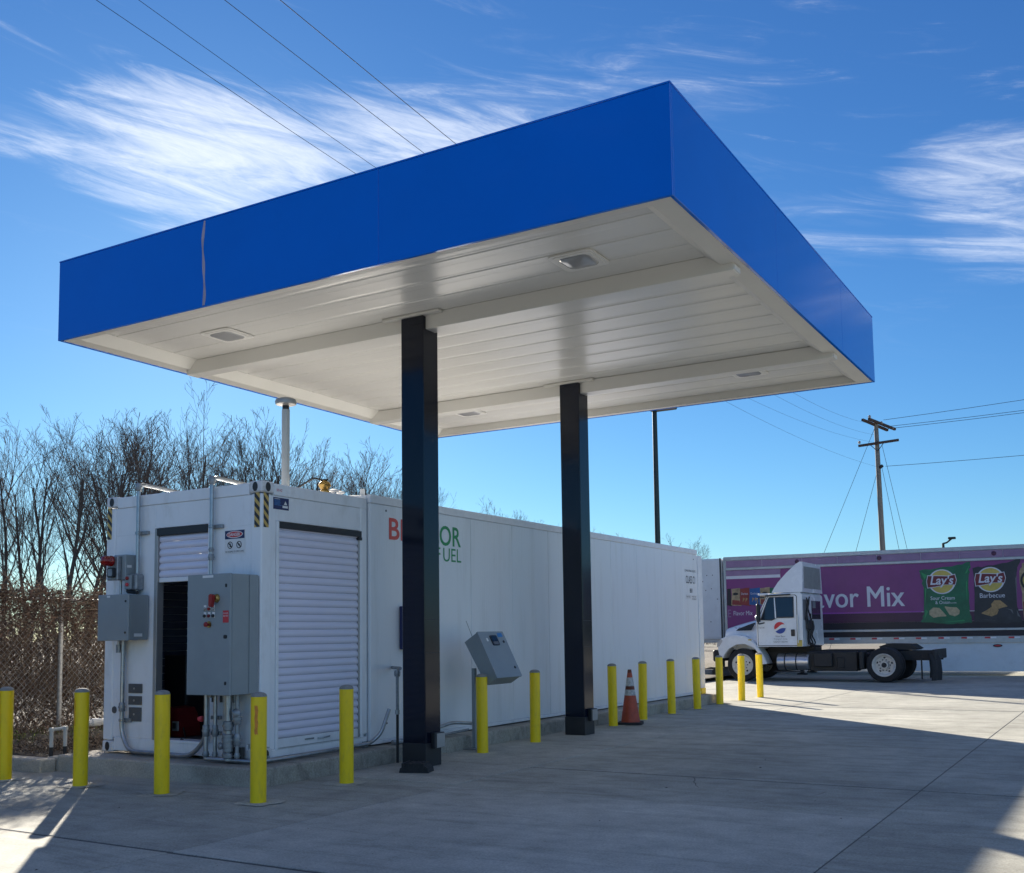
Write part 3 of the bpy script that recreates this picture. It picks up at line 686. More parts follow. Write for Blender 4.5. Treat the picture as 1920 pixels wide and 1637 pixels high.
coupling(-9.735, cy, .70, .034, .10); strut(-9.735, .555, .11)
# riser group under the large enclosure
RG = [(-8.31, .15, .024, 'galv'), (-8.20, .13, .020, 'galv'), (-8.07, .12, .019, 'galv'), (-7.985, .16, .036, 'galv'), (-7.90, .12, .022, 'galv_dull')]
for x, o_, r, mk in RG:
    MB().tube([(x, EY0-o_, .89), (x, EY0-o_, .21)], r, 12).build('conduit', MT[mk], eq, smooth=60)
    coupling(x, EY0-o_, .42 if x > -8.1 else .50, r*1.5, .12)
    coupling(x, EY0-o_, .26, r*1.35, .06)
coupling(-7.985, EY0-.16, .56, .05, .10); coupling(-7.985, EY0-.16, .36, .052, .13); coupling(-7.90, EY0-.12, .63, .04, .12)
MB().lathe([(.035, 0), (.042, .012), (.042, .03), (.02, .045)], 12, (-7.875, EY0-.15, .69), (.5, -1, .3)).build('valve_body', MT['galv_dull'], eq, smooth=40)
MB().lathe([(.03, 0), (.036, .012), (.036, .03), (.02, .04)], 12, (-8.03, EY0-.20, .36), (-.6, -1, 0)).build('valve_body', MT['galv_dull'], eq, smooth=40)
MB().lathe([(.03, 0), (.03, .02), (.018, .05)], 12, (-8.34, EY0-.17, .62), (-1, -.4, 0)).build('plug', MT['label_red'], eq, smooth=40)
for x, z in ((-8.30, .63), (-8.30, .47)): MB().box(x, x+.13, EY0-.10, EY0-.06, z-.018, z+.018, .003).build('strut', MT['galv_dull'], eq)
for x in (-8.255, -8.135, -8.10, -7.955): MB().tube([(x, EY0-.10, .885), (x, EY0-.10, .79)], .024, 10).build('conduit_body', MT['dark'] if x in (-8.255, -8.135) else MT['galv_dull'], eq)
for x, o_ in ((-8.07, .12), (-7.985, .16), (-7.90, .12)): MB().tube([(x+.02, EY0-o_+.05, .34), (x+.02, EY0-o_+.05, .19)], .026, 8).build('flexible_sleeve', MT['dark'], eq)
MB().tube(bend([(-8.31, EY0-.15, .215), (-7.62, EY0-.12, .21), (-7.60, EY0+.3, .21), (-7.60, 9.62, .225), (-7.52, 9.72, .33), (-7.50, 9.85, .60)], .10, 6), .022, 10).build('conduit', MT['galv'], eq, smooth=60)
MB().tube(bend([(-8.19, EY0-.02, .30), (-8.14, EY0-.09, .33), (-8.0, EY0-.09, .24)], .05), .008, 6).build('cable', MT['dark'], eq)
for y in (8.05, 9.62):
    q = MB().box(EX1-.02, EX1+.05, y-.03, y+.03, .182, .21).build('hold_down', MT['galv_dull'], eq)
    for dy in (-.018, .018): MB().lathe([(.014, 0), (.014, .035)], 6, (EX1+.02, y+dy, .211)).build('bolt', MT['galv'], q)
MB().lathe([(.02, 0), (.02, .002)], 14, (-8.115, EY0+.0115, .36), (0, -1, 0)).build('green_sticker', MT['logo_green'], eq)
# roof fittings
q = MB().lathe([(.044, 0), (.044, .90)], 16, (-7.98, 8.62, 3.058)).build('vent_pipe', MT['pvc'], eq, smooth=40)
MB().lathe([(.038, 0), (.038, .06)], 16, (-7.98, 8.62, 3.955)).build('vent_neck', MT['dark'], q, smooth=40)
MB().lathe([(.06, 0), (.112, .015), (.12, .045), (.108, .072), (.06, .09), (.02, .093)], 20, (-7.98, 8.62, 4.0)).build('vent_cap', MT['bare_plate'], q, smooth=50)
q = MB().lathe([(.05, 0), (.055, .03), (.04, .05), (.06, .07), (.075, .10), (.06, .125), (.03, .15)], 12, (-7.83, 9.10, 3.058)).build('brass_valve', MT['brass'], eq, smooth=30)
MB().box(-7.87, -7.79, 9.08, 9.12, 3.208, 3.226, .004).build('valve_lever', MT['dark'], q)
for x, y in ((-7.9, 9.34), (-7.95, 9.5)): MB().lathe([(.03, 0), (.03, .05), (.06, .06), (.06, .075), (.02, .085)], 12, (x, y, 3.058)).build('roof_vent', MT['casting'], eq, smooth=40)
MB().tube(bend([(-7.83, 9.10, 3.20), (-7.9, 9.0, 3.24), (-8.3, 9.0, 3.08)], .08), .012, 6).build('roof_hose', MT['dark'], eq)

# ------------------------------------------------------------------ long storage container behind it
LX0, LX1, LY0, LY1, LZ0, LZ1 = -10.14, -7.668, 9.715, 20.40, .195, 3.105
st = thing('storage_container', 'long white ribbed fuel storage container with red and green lettering behind the columns', 'container', (-8.9, 15.0, .178))
PJ = [LY0, 10.80, 11.883, 12.978, 14.058, 15.17, 16.287, 17.377, 18.536, 19.62, LY1]
for i, (a, b_) in enumerate(zip(PJ, PJ[1:])):
    MB().box(LX1-.045, LX1, a+.004, b_-.004, LZ0+.045, LZ1-.10, .005).build('wall_panel', MT['white'], st)
    MB().box(LX0, LX0+.045, a+.004, b_-.004, LZ0+.045, LZ1-.10, .005).build('wall_panel', MT['white'], st)
one('wall_core', MT['white_trim'], st, LX0+.047, LX1-.047, LY0+.06, LY1-.06, LZ0+.05, LZ1-.05)
MB().box(LX1-.05, LX1+.010, LY0, LY1, LZ1-.098, LZ1, .006).build('top_rail', MT['white_trim'], st)
MB().box(LX0-.010, LX0+.05, LY0, LY1, LZ1-.098, LZ1, .006).build('top_rail', MT['white_trim'], st)
MB().box(LX1-.05, LX1+.012, LY0, LY1, LZ0, LZ0+.043, .005).build('bottom_rail', MT['white_trim'], st)
MB().box(LX0-.010, LX0+.05, LY0, LY1, LZ0, LZ0+.043, .005).build('bottom_rail', MT['white_trim'], st)
one('base_frame', MT['dark'], st, LX0+.06, LX1-.06, LY0+.02, LY1-.02, .179, LZ0-.002)
MB().box(LX0+.052, LX1-.052, LY0+.002, LY0+.058, LZ0+.045, LZ1-.002, .004).build('end_wall', MT['white_trim'], st)
MB().box(LX0+.052, LX1-.052, LY1-.058, LY1-.002, LZ0+.045, LZ1-.002, .004).build('end_wall', MT['white_trim'], st)
one('roof', MT['white_trim'], st, LX0+.052, LX1-.052, LY0+.06, LY1-.06, LZ1-.045, LZ1-.02)
ef = MB().box(LX1-.10, LX1+.02, LY1+.004, LY1+.24, .30, 2.99, .008).build('end_post', MT['white_trim'], st)
MB().box(LX1-.105, LX1+.026, LY1+.002, LY1+.245, .181, .296, .006).build('post_foot', MT['yellow'], ef)
for y, z in ((10.02, 2.94), (10.02, .42), (20.2, 2.9)): MB().lathe([(.014, 0), (.012, .006)], 8, (LX1+.0005, y, z), (1, 0, 0)).build('rivet', MT['ink_grey'], st)
text('B', MT['logo_red'], st, (LX1, 10.075, 2.60), U, V, .212, .262, .003, bold=.015)
text('E', MT['logo_red'], st, (LX1, 10.312, 2.60), U, V, .19, .262, .003, bold=.015)
text('NEC', MT['logo_green'], st, (LX1, 10.55, 2.598), U, V, .58, .262, .003, bold=.012)
text('OR', MT['logo_green'], st, (LX1, 11.145, 2.598), U, V, .495, .262, .003, bold=.012)
text('F', MT['logo_green'], st, (LX1, 11.06, 2.395), U, V, .10, .175, .003)
text('UEL', MT['logo_green'], st, (LX1, 11.225, 2.395), U, V, .42, .175, .003)
text('COMBUSTIBLE LIQUIDS', MT['ink_grey'], st, (LX1, 19.70, 2.63), U, V, .60, .05, .003)
text('CLASS C1', MT['ink'], st, (LX1, 19.76, 2.405), U, V, .50, .15, .003)
text('B31', MT['ink'], st, (LX1, 19.96, 2.22), U, V, .14, .085, .003, bold=.02)
decal('small_label', MT['label_white'], st, (LX1, 19.74, 2.09), U, V, [(0,0),(.28,0),(.28,.09),(0,.09)], .002, .0015)
text('TANK NO. 1', MT['ink_grey'], st, (LX1+.002, 19.76, 2.12), U, V, .24, .035, .0015)
text('DIESEL ONLY', MT['ink_grey'], st, (LX1, 20.06, 2.13), U, V, .25, .03, .003); text('NO SMOKING', MT['ink_grey'], st, (LX1, 20.06, 2.08), U, V, .25, .03, .003)
for x, y, r in ((-8.55, 10.55, .28), (-9.2, 12.0, .28)):
    q = MB().lathe([(r, 0), (r, .06), (r*.92, .075), (r*.92, .10), (r*.98, .11), (r*.98, .14), (r*.5, .16)], 22, (x, y, LZ1-.03)).build('manhole', MT['casting'], st, smooth=40)
    for k in range(8): MB().lathe([(.02, 0), (.02, .05)], 6, (x+r*.95*math.cos(k*.785), y+r*.95*math.sin(k*.785), LZ1+.045)).build('bolt', MT['galv'], q)
    MB().tube([(x+.1, y, LZ1+.12), (x+.1, y, LZ1+.22)], .03, 8).build('vent_stub', MT['casting'], q)
# ground pipe run past the kiosk
MB().tube(bend([(-7.53, 9.95, .215), (-7.53, 10.65, .21), (-7.53, 10.85, .30), (-7.50, 11.15, .345), (-7.30, 11.3, .33)], .08, 6), .022, 10).build('conduit', MT['galv'], st, smooth=60)
MB().tube(bend([(-7.50, 9.95, .20), (-7.50, 11.0, .21), (-7.35, 11.3, .25)], .08, 6), .016, 8).build('conduit', MT['galv_dull'], st, smooth=60)
# stand pipe behind the near column
q = thing('stand_pipe', 'thin grey stand pipe with elbow just left of the near column', 'pipe', (-7.33, 9.78, 0))
MB().tube([(-7.33, 9.78, .004), (-7.33, 9.78, .55)], .016, 8).build('lower_sleeve', MT['dark'], q, smooth=60)
MB().tube(bend([(-7.33, 9.78, .55), (-7.33, 9.78, 1.05), (-7.38, 9.92, 1.07), (-7.66, 10.12, 1.07)], .05), .018, 8).build('riser', MT['galv_dull'], q, smooth=60)
MB().lathe([(.03, 0), (.036, .02), (.036, .05), (.03, .07)], 10, (-7.33, 9.78, .98)).build('elbow_fitting', MT['galv_dull'], q, smooth=40)
MB().lathe([(.028, 0), (.028, .05)], 10, (-7.33, 9.78, .55)).build('joint_fitting', MT['galv'], q, smooth=40)
q = thing('wall_box', 'slim dark blue box on the white side wall, half hidden by the near column', 'box', (-7.63, 10.4, 1.28))
MB().box(-7.665, -7.56, 10.27, 10.56, 1.28, 1.80, .008).build('case', MT['label_navy'], q)
MB().box(-7.559, -7.553, 10.29, 10.54, 1.30, 1.78, .003).build('cover', MT['label_navy'], q)
# ------------------------------------------------------------------ things fixed to the near container
UF = (1, 0, 0)
# small enclosure: left on the front wall
def enclosure(name, label, x0, x1, ybk, yfr, z0, z1):
    o = thing(name, label, 'electrical box', ((x0+x1)/2, ybk, z0))
    MB().box(x0, x1, yfr+.028, ybk, z0, z1, .005).build('case', MT['cab_grey'], o)
    d = MB().box(x0-.004, x1+.004, yfr, yfr+.025, z0-.004, z1+.004, .006).build('door', MT['cab_grey'], o)
    for z in (z0+(z1-z0)*.15, z1-(z1-z0)*.15): MB().tube([(x0-.010, yfr+.02, z-.03), (x0-.010, yfr+.02, z+.03)], .008, 6).build('hinge', MT['galv'], d)
    return o, d
FB = EY0-.012
o, d = enclosure('junction_enclosure', 'small square grey steel enclosure at the left of the container end wall', -9.868, -9.372, FB, EY0-.28, 1.437, 1.933)
for z in (1.52, 1.86): MB().lathe([(.013, 0), (.013, .005)], 10, (-9.415, EY0-.2805, z), (0, -1, 0)).build('door_lock', MT['dark'], d)
decal('label_plate', MT['label_white'], d, (-9.72, EY0-.28, 1.905), UF, V, [(0,0),(.05,0),(.05,.02),(0,.02)], .003)
decal('rating_plate', MT['label_white'], o, (-9.372, EY0-.20, 1.475), U, V, [(0,0),(.11,0),(.11,.035),(0,.035)], .003)
o, d = enclosure('control_enclosure', 'tall grey control enclosure with red switch handle beside the open shutter', -8.330, -7.728, FB, EY0-.40, .882, 2.088)
for z in (1.0, 1.97): MB().prism(rrect(-.012, -.018, .012, .018, .010, 4), lambda a, b_, q: (-7.785+a, EY0-.4005-q, z+b_), 0, .004).build('door_lock', MT['dark'], d)
MB().prism(rrect(-.022, -.018, .022, .018, .012, 4), lambda a, b_, q: (-7.79+a, EY0-.4005-q, 1.46+b_), 0, .006).build('door_lock', MT['dark'], d)
decal('label_plate', MT['label_white'], d, (-8.115, EY0-.40, 2.055), UF, V, [(0,0),(.15,0),(.15,.025),(0,.025)], .003)
hb = MB().lathe([(.045, 0), (.04, .02), (.03, .035)], 14, (-7.915, EY0-.401, 1.845), (0, -1, 0)).build('switch_base', MT['brass'], d, smooth=40)
MB().prism([(-.024, -.085), (.01, -.09), (.028, .0), (.03, .03), (.0, .042), (-.022, .03)], lambda a, b_, q: (-7.925+a, EY0-.44-q, 1.845+b_), 0, .04).build('switch_handle', MT['red'], hb)
k = 0
for zz in (1.745, 1.675):
    for xx in (-8.075, -8.015, -7.955):
        q = MB().box(xx-.017, xx+.017, EY0-.4045, EY0-.4005, zz-.022, zz+.034, .001).build('button_plate', MT['label_white'], d)
        MB().lathe([(.017, 0), (.017, .012), (.011, .02)], 12, (xx, EY0-.405, zz-.004), (0, -1, 0)).build('push_button', MT[('bare_plate', 'red', 'bare_plate', 'dark', 'ribbon', 'dark')[k]], q, smooth=40); k += 1
q = MB().lathe([(.034, 0), (.034, .004)], 16, (-8.02, EY0-.4005, 1.585), (0, -1, 0)).build('stop_plate', MT['brass'], d)
MB().lathe([(.012, 0), (.012, .03), (.025, .032), (.025, .045), (.015, .05)], 12, (-8.02, EY0-.405, 1.585), (0, -1, 0)).build('stop_button', MT['red'], q, smooth=40)
q = decal('warning_label', MT['label_red'], d, (-7.825, EY0-.40, 1.60), UF, V, [(0,0),(.078,0),(.078,.12),(0,.12)], .003)
for kk, s_ in enumerate(('DANGER', 'ARC FLASH')): text(s_, MT['label_white'], q, (-7.82, EY0-.403, 1.685-.026*kk), UF, V, .068, .016, .0012)
MB().box(-7.7235, -7.7215, EY0-.14, FB-.003, .89, 2.08).build('edge_channel', MT['cab_grey'], o)
MB().box(-8.24, -8.20, EY0-.20, EY0-.15, .84, .880, .003).build('vent_drain', MT['bare_plate'], o)
# siren and beacon box, push button station
o = thing('alarm_siren', 'grey alarm box with red beacon and square horn on the container end wall', 'alarm', (-9.72, EY0, 2.1))
MB().box(-9.80, -9.60, EY0-.14, EY0+.008, 2.105, 2.385, .008).build('case', MT['cab_grey'], o)
MB().box(-9.835, -9.66, EY0-.20, EY0-.142, 2.10, 2.37, .010).build('front_plate', MT['galv_dull'], o)
b_ = MB().lathe([(.06, 0), (.06, .02), (.054, .03), (.054, .09), (.045, .115), (.02, .125)], 18, (-9.755, EY0-.20, 2.315), (-.15, -1, 0)).build('beacon', MT['red_glass'], o, smooth=40)
for kk in range(3): MB().lathe([(.057, 0), (.057, .007)], 18, Vector((-9.755, EY0-.20, 2.315))+Vector((-.148, -.989, 0))*(.035+.022*kk), (-.15, -1, 0)).build('beacon_rib', MT['red_glass'], b_)
h_ = MB().prism(rrect(-.052, -.055, .052, .055, .02, 4), lambda a, c_, q: (-9.735+a, EY0-.2005-q, 2.185+c_), 0, .035).build('horn', MT['dark'], o)
MB().prism(rrect(-.035, -.038, .035, .038, .015, 4), lambda a, c_, q: (-9.735+a, EY0-.236-q, 2.185+c_), 0, .004).build('grille', MT['galv_dull'], h_)
decal('plate_label', MT['label_white'], o, (-9.60, EY0-.12, 2.24), U, V, [(0,0),(.06,0),(.06,.03),(0,.03)], .003)
MB().tube([(-9.77, EY0-.06, 2.105), (-9.77, EY0-.06, 1.945)], .014, 8).build('feed_pipe', MT['galv'], o, smooth=60)
o = thing('push_button_station', 'small grey push button station below the alarm box', 'switch', (-9.53, EY0, 1.99))
MB().box(-9.62, -9.47, EY0-.10, EY0+.008, 1.99, 2.165, .012).build('case', MT['galv_dull'], o)
fp = MB().box(-9.63, -9.52, EY0-.13, EY0-.102, 2.0, 2.155, .006).build('face_plate', MT['cab_grey'], o)
for z, mk in ((2.12, 'red'), (2.05, 'label_red')): MB().lathe([(.02, 0), (.02, .015), (.012, .022)], 12, (-9.575, EY0-.1305, z), (0, -1, 0)).build('push_button', MT[mk], fp, smooth=40)
MB().tube(bend([(-9.64, EY0-.06, 2.02), (-9.66, EY0-.06, 1.975), (-9.50, EY0-.06, 1.965)], .03), .02, 8).build('conduit_loop', MT['dark'], o, smooth=60)
# danger sign
o = thing('danger_sign', 'white and navy DANGER sign with two no-smoking symbols by the corner', 'sign', (-8.086, EY0, 2.33))
MB().box(-8.230, -7.942, EY0+.0060, EY0+.0105, 2.328, 2.575).build('plate', MT['label_white'], o)
sg = (-8.230, EY0+.006, 2.328)
hd = decal('header', MT['label_navy'], o, sg, UF, V, [(.004,.155),(.284,.155),(.284,.243),(.004,.243)], .002)
decal('oval', MT['label_white'], hd, sg, UF, V, ell(.144, .200, .118, .037), .0035, .001)
decal('oval', MT['label_red'], hd, sg, UF, V, ell(.144, .200, .108, .030), .005, .001)
text('DANGER', MT['label_white'], hd, Vector(sg)+Vector((.062, 0, .183)), UF, V, .164, .033, .0065, bold=.02)
def ring(cx, cy, r, par):
    P = ell(cx, cy, r, r, 24); Q = ell(cx, cy, r*.78, r*.78, 24); m = MB(); y = EY0+.0035
    vs = [(sg[0]+a, y, sg[2]+c_) for a, c_ in P+Q]; m.add(vs, [(i, (i+1) % 24, 24+(i+1) % 24, 24+i) for i in range(24)])
    a = r*.62; m.add([(sg[0]+cx-a-.005, y, sg[2]+cy+a-.005), (sg[0]+cx-a+.005, y, sg[2]+cy+a+.005), (sg[0]+cx+a+.005, y, sg[2]+cy-a+.005), (sg[0]+cx+a-.005, y, sg[2]+cy-a-.005)], [(0,1,2,3)])
    m.build('ban_ring', MT['ink'], par)
ring(.080, .090, .038, o); ring(.208, .090, .038, o)
decal('flame', MT['ink'], o, sg, UF, V, [(.074,.070),(.088,.070),(.090,.085),(.082,.112),(.072,.088)], .002)
decal('cigarette', MT['ink'], o, sg, UF, V, [(.19,.082),(.226,.094),(.226,.101),(.19,.089)], .002)
text('NO SMOKING OR OPEN FLAMES', MT['ink'], o, Vector(sg)+Vector((.012, 0, .012)), UF, V, .265, .018, .002)
# red machine inside the open shutter
o = thing('red_pump_cover', 'dark red moulded pump cover inside the open shutter', 'pump', (-9.55, 8.6, .331))
pr = [(-.17, 0), (.17, 0), (.165, .10), (.12, .25), (.07, .32), (-.06, .335), (-.12, .29), (-.16, .10)]
MB().prism(pr, lambda a, c_, q: (-9.55+a, 8.60+q, .335+c_), -.14, .14).build('body', MT['pump_red'], o)
q = MB().box(-9.52, -9.42, 8.444, 8.458, .40, .51, .004).build('panel', MT['bare_plate'], o)
MB().box(-9.50, -9.45, 8.430, 8.443, .43, .49, .004).build('gauge', MT['dark'], q)
MB().tube(bend([(-9.40, 8.5, .44), (-9.2, 8.35, .36), (-8.95, 8.12, .345), (-8.90, 8.02, .37)], .08), .010, 6).build('hose', MT['dark'], o)
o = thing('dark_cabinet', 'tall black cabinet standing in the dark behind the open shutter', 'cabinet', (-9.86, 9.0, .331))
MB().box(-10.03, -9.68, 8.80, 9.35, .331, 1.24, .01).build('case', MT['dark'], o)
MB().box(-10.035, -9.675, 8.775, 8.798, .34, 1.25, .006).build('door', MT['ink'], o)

# ------------------------------------------------------------------ bollards
def bollard_proto(label, x, y):
    o = thing('bollard', label, 'bollard', (x, y, 0), group='yellow bollards round the tank', local=True)
    m = MB(); m.lathe([(.071, .0), (.071, .925)], 24); m.build('post', MT['yellow'], o, smooth=40)
    m = MB(); m.lathe([(.0712, .926), (.0705, .932), (.064, .948), (.045, .960), (.018, .966)], 24); m.build('cap', MT['cap'], o, smooth=60)
    m = MB(); n = 22; vs = []; 
    rr = random.Random(5)
    for i in range(n): a = 2*math.pi*i/n; r = .20+rr.uniform(-.035, .045); vs.append((r*math.cos(a), r*math.sin(a), .0048))
    m.add(vs, [tuple(range(n))]); m.build('footing', MT['concrete_pale'], o)
    return o
BOLLARDS = [
    (-10.308, 6.915, 'yellow bollard cut off by the left edge of the picture'),
    (-9.145, 6.957, 'yellow bollard with a thin orange scuff standing before the pad corner by the fence'),
    (-7.961, 6.949, 'yellow bollard in front of the open shutter'),
    (-6.742, 6.958, 'yellow bollard with a broad orange streak at the near corner of the pad'),
    (-6.816, 8.256, 'yellow bollard standing alone before the closed side shutter'),
    (-6.979, 11.039, 'yellow bollard close in front of the tilted control kiosk'),
    (-6.994, 12.384, 'yellow bollard between the control kiosk and the far column'),
    (-7.082, 15.007, 'yellow bollard directly left of the traffic cone'),
    (-7.129, 16.267, 'yellow bollard directly right of the traffic cone'),
    (-7.155, 17.591, 'second yellow bollard to the right of the traffic cone'),
    (-7.144, 18.825, 'yellow bollard before the far end of the long container, third right of the cone'),
    (-7.190, 20.186, 'yellow bollard before the truck bumper, third from the end of the row'),
    (-7.144, 21.394, 'yellow bollard in front of the truck front wheel, next to last in the row'),
    (-7.103, 22.527, 'last yellow bollard at the far end of the row, in front of the truck'),
]
BL = BOLLARDS
b0 = None
for x, y, lab in BL:
    if b0 is None: b0 = bollard_proto(lab, x, y)
    else:
        nb = dup(b0, (x, y, 0), random.uniform(0, 6), lab); nb.rotation_euler.x = R(random.uniform(-.7, .7)); nb.rotation_euler.y = R(random.uniform(-.7, .7))
for x, y, a in ((BL[1][0], BL[1][1], 262), (BL[3][0], BL[3][1], 296)):
    m = MB(); vs = []; fs = []; hw = 5 if a < 280 else 12
    for i in range(8):
        for k in range(6):
            an = R(a+hw*(-1+2*k/5)*(1+.22*math.sin(i*2.1+k*.4))); vs.append((.0718*math.cos(an), .0718*math.sin(an), .60+.25*i/7+.008*math.sin(k*2.3)))
        if i:
            for k in range(5): q = (i-1)*6+k; fs.append((q, q+1, q+7, q+6))
    m.add(vs, fs)
    for ob in list(col.objects):
        if ob.name.startswith('bollard') and (ob.location-Vector((x, y, 0))).length < .01:
            ob.rotation_euler = (0, 0, 0); WP[ob.name] = Vector((0,0,0)); m.build('orange_scuff', MT['orange_rub'], ob)

# ------------------------------------------------------------------ traffic cone
cx_, cy_ = -6.95, 15.37
o = thing('traffic_cone', 'weathered orange traffic cone with two worn reflective bands between bollards', 'traffic cone', (cx_, cy_, 0))
bm_ = MB(); bm_.prism(rrect(-.19, -.19, .19, .19, .06, 4), lambda a, c_, q: (cx_+a*math.cos(.3)-c_*math.sin(.3), cy_+a*math.sin(.3)+c_*math.cos(.3), q), .004, .042); bm_.build('base', MT['rubber'], o)
def cr(z): return .152+(.028-.152)*(z-.043)/(.86-.043)
def seg(z0, z1, mk, nm, e=0): return MB().lathe([(cr(z0)+e, z0), (cr((z0+z1)/2)+e, (z0+z1)/2), (cr(z1)+e, z1)], 24, (cx_, cy_, 0)).build(nm, MT[mk], o, smooth=40)
seg(.043, .455, 'cone', 'body'); seg(.456, .545, 'cone_band', 'reflective_band', .002); seg(.546, .60, 'cone_dark', 'body'); seg(.601, .735, 'cone_band', 'reflective_band', .002); seg(.736, .81, 'cone', 'body'); seg(.811, .86, 'cone_dark', 'tip')

# ------------------------------------------------------------------ fuel control kiosk on its post
ky0, ky1 = 11.12, 11.72
o = thing('fuel_control_kiosk', 'tilted grey steel control box with small screen on a post before the long container', 'kiosk', (-7.20, 11.36, 0))
sc_ = ky0/11.36
T = [(-7.439*sc_, 1.351), (-7.259*sc_, 1.465), (-6.971*sc_, .907), (-7.115*sc_, .819)]
MB().prism(T, lambda a, c_, q: (a, q, c_), ky0, ky1).build('case', MT['cab_grey'], o)
A_ = Vector((T[2][0], ky0, T[2][1])); v_ = (Vector((T[1][0], ky0, T[1][1]))-A_); Lk = v_.length; vk = v_.normalized(); uk = Vector((0, 1, 0))
dr = decal('door', MT['cab_grey'], o, A_, uk, vk, rrect(-.008, -.008, .608, Lk+.008, .01, 2), .022, .018)
def kd(nm, mk, poly, off, th=.003, par=None): return decal(nm, MT[mk], par or dr, A_, uk, vk, poly, off, th)
q = kd('screen_bezel', 'dark', rrect(.23, Lk-.19, .39, Lk-.05, .02), .034, .011)
kd('screen', 'screen', rrect(.245, Lk-.13, .375, Lk-.065, .008), .0365, .002, q); kd('keypad', 'ink_grey', rrect(.255, Lk-.178, .365, Lk-.14, .006), .0365, .002, q)
kd('card_slot', 'label_white', rrect(.13, Lk-.13, .165, Lk-.085, .006), .026); kd('blue_tape', 'blue_tape', [(.43, Lk-.075), (.55, Lk-.07), (.545, Lk-.015), (.44, Lk-.02)], .026)
for b_ in ((.52, Lk-.14), (.52, .12)): kd('door_lock', 'dark', ell(b_[0], b_[1], .018, .018, 12), .030, .007)
for b_ in (.10, Lk-.12): kd('hinge', 'bare_plate', rrect(-.012, b_-.03, .012, b_+.03, .004), .027, .01)
MB().box(-7.30, -7.25, 11.30, 11.35, .006, 1.02, .005).build('post', MT['cab_grey'], o)
MB().box(-7.38, -7.18, 11.22, 11.42, .0055, .018, .002).build('base_plate', MT['galv_dull'], o)
MB().tube([(T[0][0]+.06, ky0+.10, 1.40), (T[0][0]+.0, ky0+.04, 1.62)], .0025, 5).build('antenna', MT['dark'], o)

# ------------------------------------------------------------------ pvc pipes by the kerb
o = thing('vent_pipe_group', 'three short white pipe stubs joined by a white run beside the pad corner', 'pipe', (-10.55, 7.78, .12))
for x, y, h in ((-10.58, 7.66, .43), (-10.53, 7.80, .44), (-10.50, 7.94, .46)):
    MB().tube([(x, y, .10), (x, y, .27)], .021, 10).build('sleeve', MT['dark'], o, smooth=60)
    MB().tube([(x, y, .25), (x, y, h)], .022, 10).build('riser', MT['pvc'], o, smooth=60)
    MB().lathe([(.027, 0), (.031, .02), (.027, .045)], 12, (x, y, h-.01)).build('elbow', MT['pvc'], o, smooth=60)
MB().tube([(-10.58, 7.66, .445), (-10.53, 7.80, .455)], .019, 10).build('cross_pipe', MT['pvc'], o, smooth=60)
MB().tube([(-10.50, 7.94, .49), (-10.35, 8.7, .50), (-10.20, 9.3, .51)], .036, 12).build('run', MT['pvc'], o, smooth=60)
MB().tube([(-10.47, 8.1, .493), (-10.45, 8.2, .494)], .046, 12).build('run_coupling', MT['pvc'], o, smooth=60)

# ------------------------------------------------------------------ chain link fence, dead vines and brush
FX = -12.7
fe = thing('chain_link_fence', 'chain link fence with round grey posts, overgrown with dead vines, left of the container', 'fence', (FX, 12, .2))
for y in (1.0, 4.1, 6.2, 9.28, 12.4, 15.5, 18.6):
    p_ = MB().tube([(FX+.03, y, .12), (FX+.03, y, 2.02)], .032, 12).build('post', MT['fence_post'], fe, smooth=60)
    MB().lathe([(.04, 0), (.036, .03), (.01, .05)], 12, (FX+.03, y, 2.02)).build('post_cap', MT['fence_post'], p_, smooth=60)
MB().tube([(FX-.03, -1, 2.0), (FX-.03, 21, 2.0)], .019, 8).build('top_rail', MT['fence_post'], fe, smooth=60)
m = MB(); pz0, pz1 = .20, 2.05; H_ = pz1-pz0; y = 2.0-H_; st_ = .085
while y < 16:
    for a, b_ in (((y, pz0), (y+H_, pz1)), ((y, pz1), (y+H_, pz0))):
        (ya, za), (yb, zb) = a, b_
        if ya < 2: f_ = (2-ya)/(yb-ya); ya, za = 2, za+(zb-za)*f_
        if yb > 15: f_ = (15-ya)/(yb-ya); yb, zb = 15, za+(zb-za)*f_
        if yb-ya > .02: m.tube([(FX, ya, za), (FX, yb, zb)], .0028, 3, False)
    y += st_
kind(m.build('chain_mesh', MT['fence'], fe, smooth=180), 'stuff')
def leaf(m, p, s, r):
    a = r.uniform(0, 6.28); b_ = r.uniform(-1.2, 1.2); u = Vector((math.cos(a)*math.cos(b_), math.sin(a)*math.cos(b_), math.sin(b_))); v = u.orthogonal().normalized(); c_ = r.uniform(0, 6.28); v = (v*math.cos(c_)+u.cross(v)*math.sin(c_)); n = u.cross(v)
    p = Vector(p); m.add([p-u*s, p+v*s*.45-n*s*.2, p+u*s, p-v*s*.45-n*s*.2, p+n*s*.12], [(0,1,4),(1,2,4),(2,3,4),(3,0,4)])
def twigline(m, p, d, l, r0, r, n=3):
    pts = [Vector(p)]; d = Vector(d).normalized()
    for i in range(n): d = (d+Vector((r.gauss(0,.28), r.gauss(0,.28), r.gauss(0,.22)))).normalized(); pts.append(pts[-1]+d*l/n)
    m.tube(pts, [r0*(1-.6*i/n) for i in range(n+1)], 3, False)
rv = random.Random(21)
def thick(y): return .20+.12*math.sin(y*2.3)+.10*math.sin(y*5.1+1)
ml = MB(); mt_ = MB()
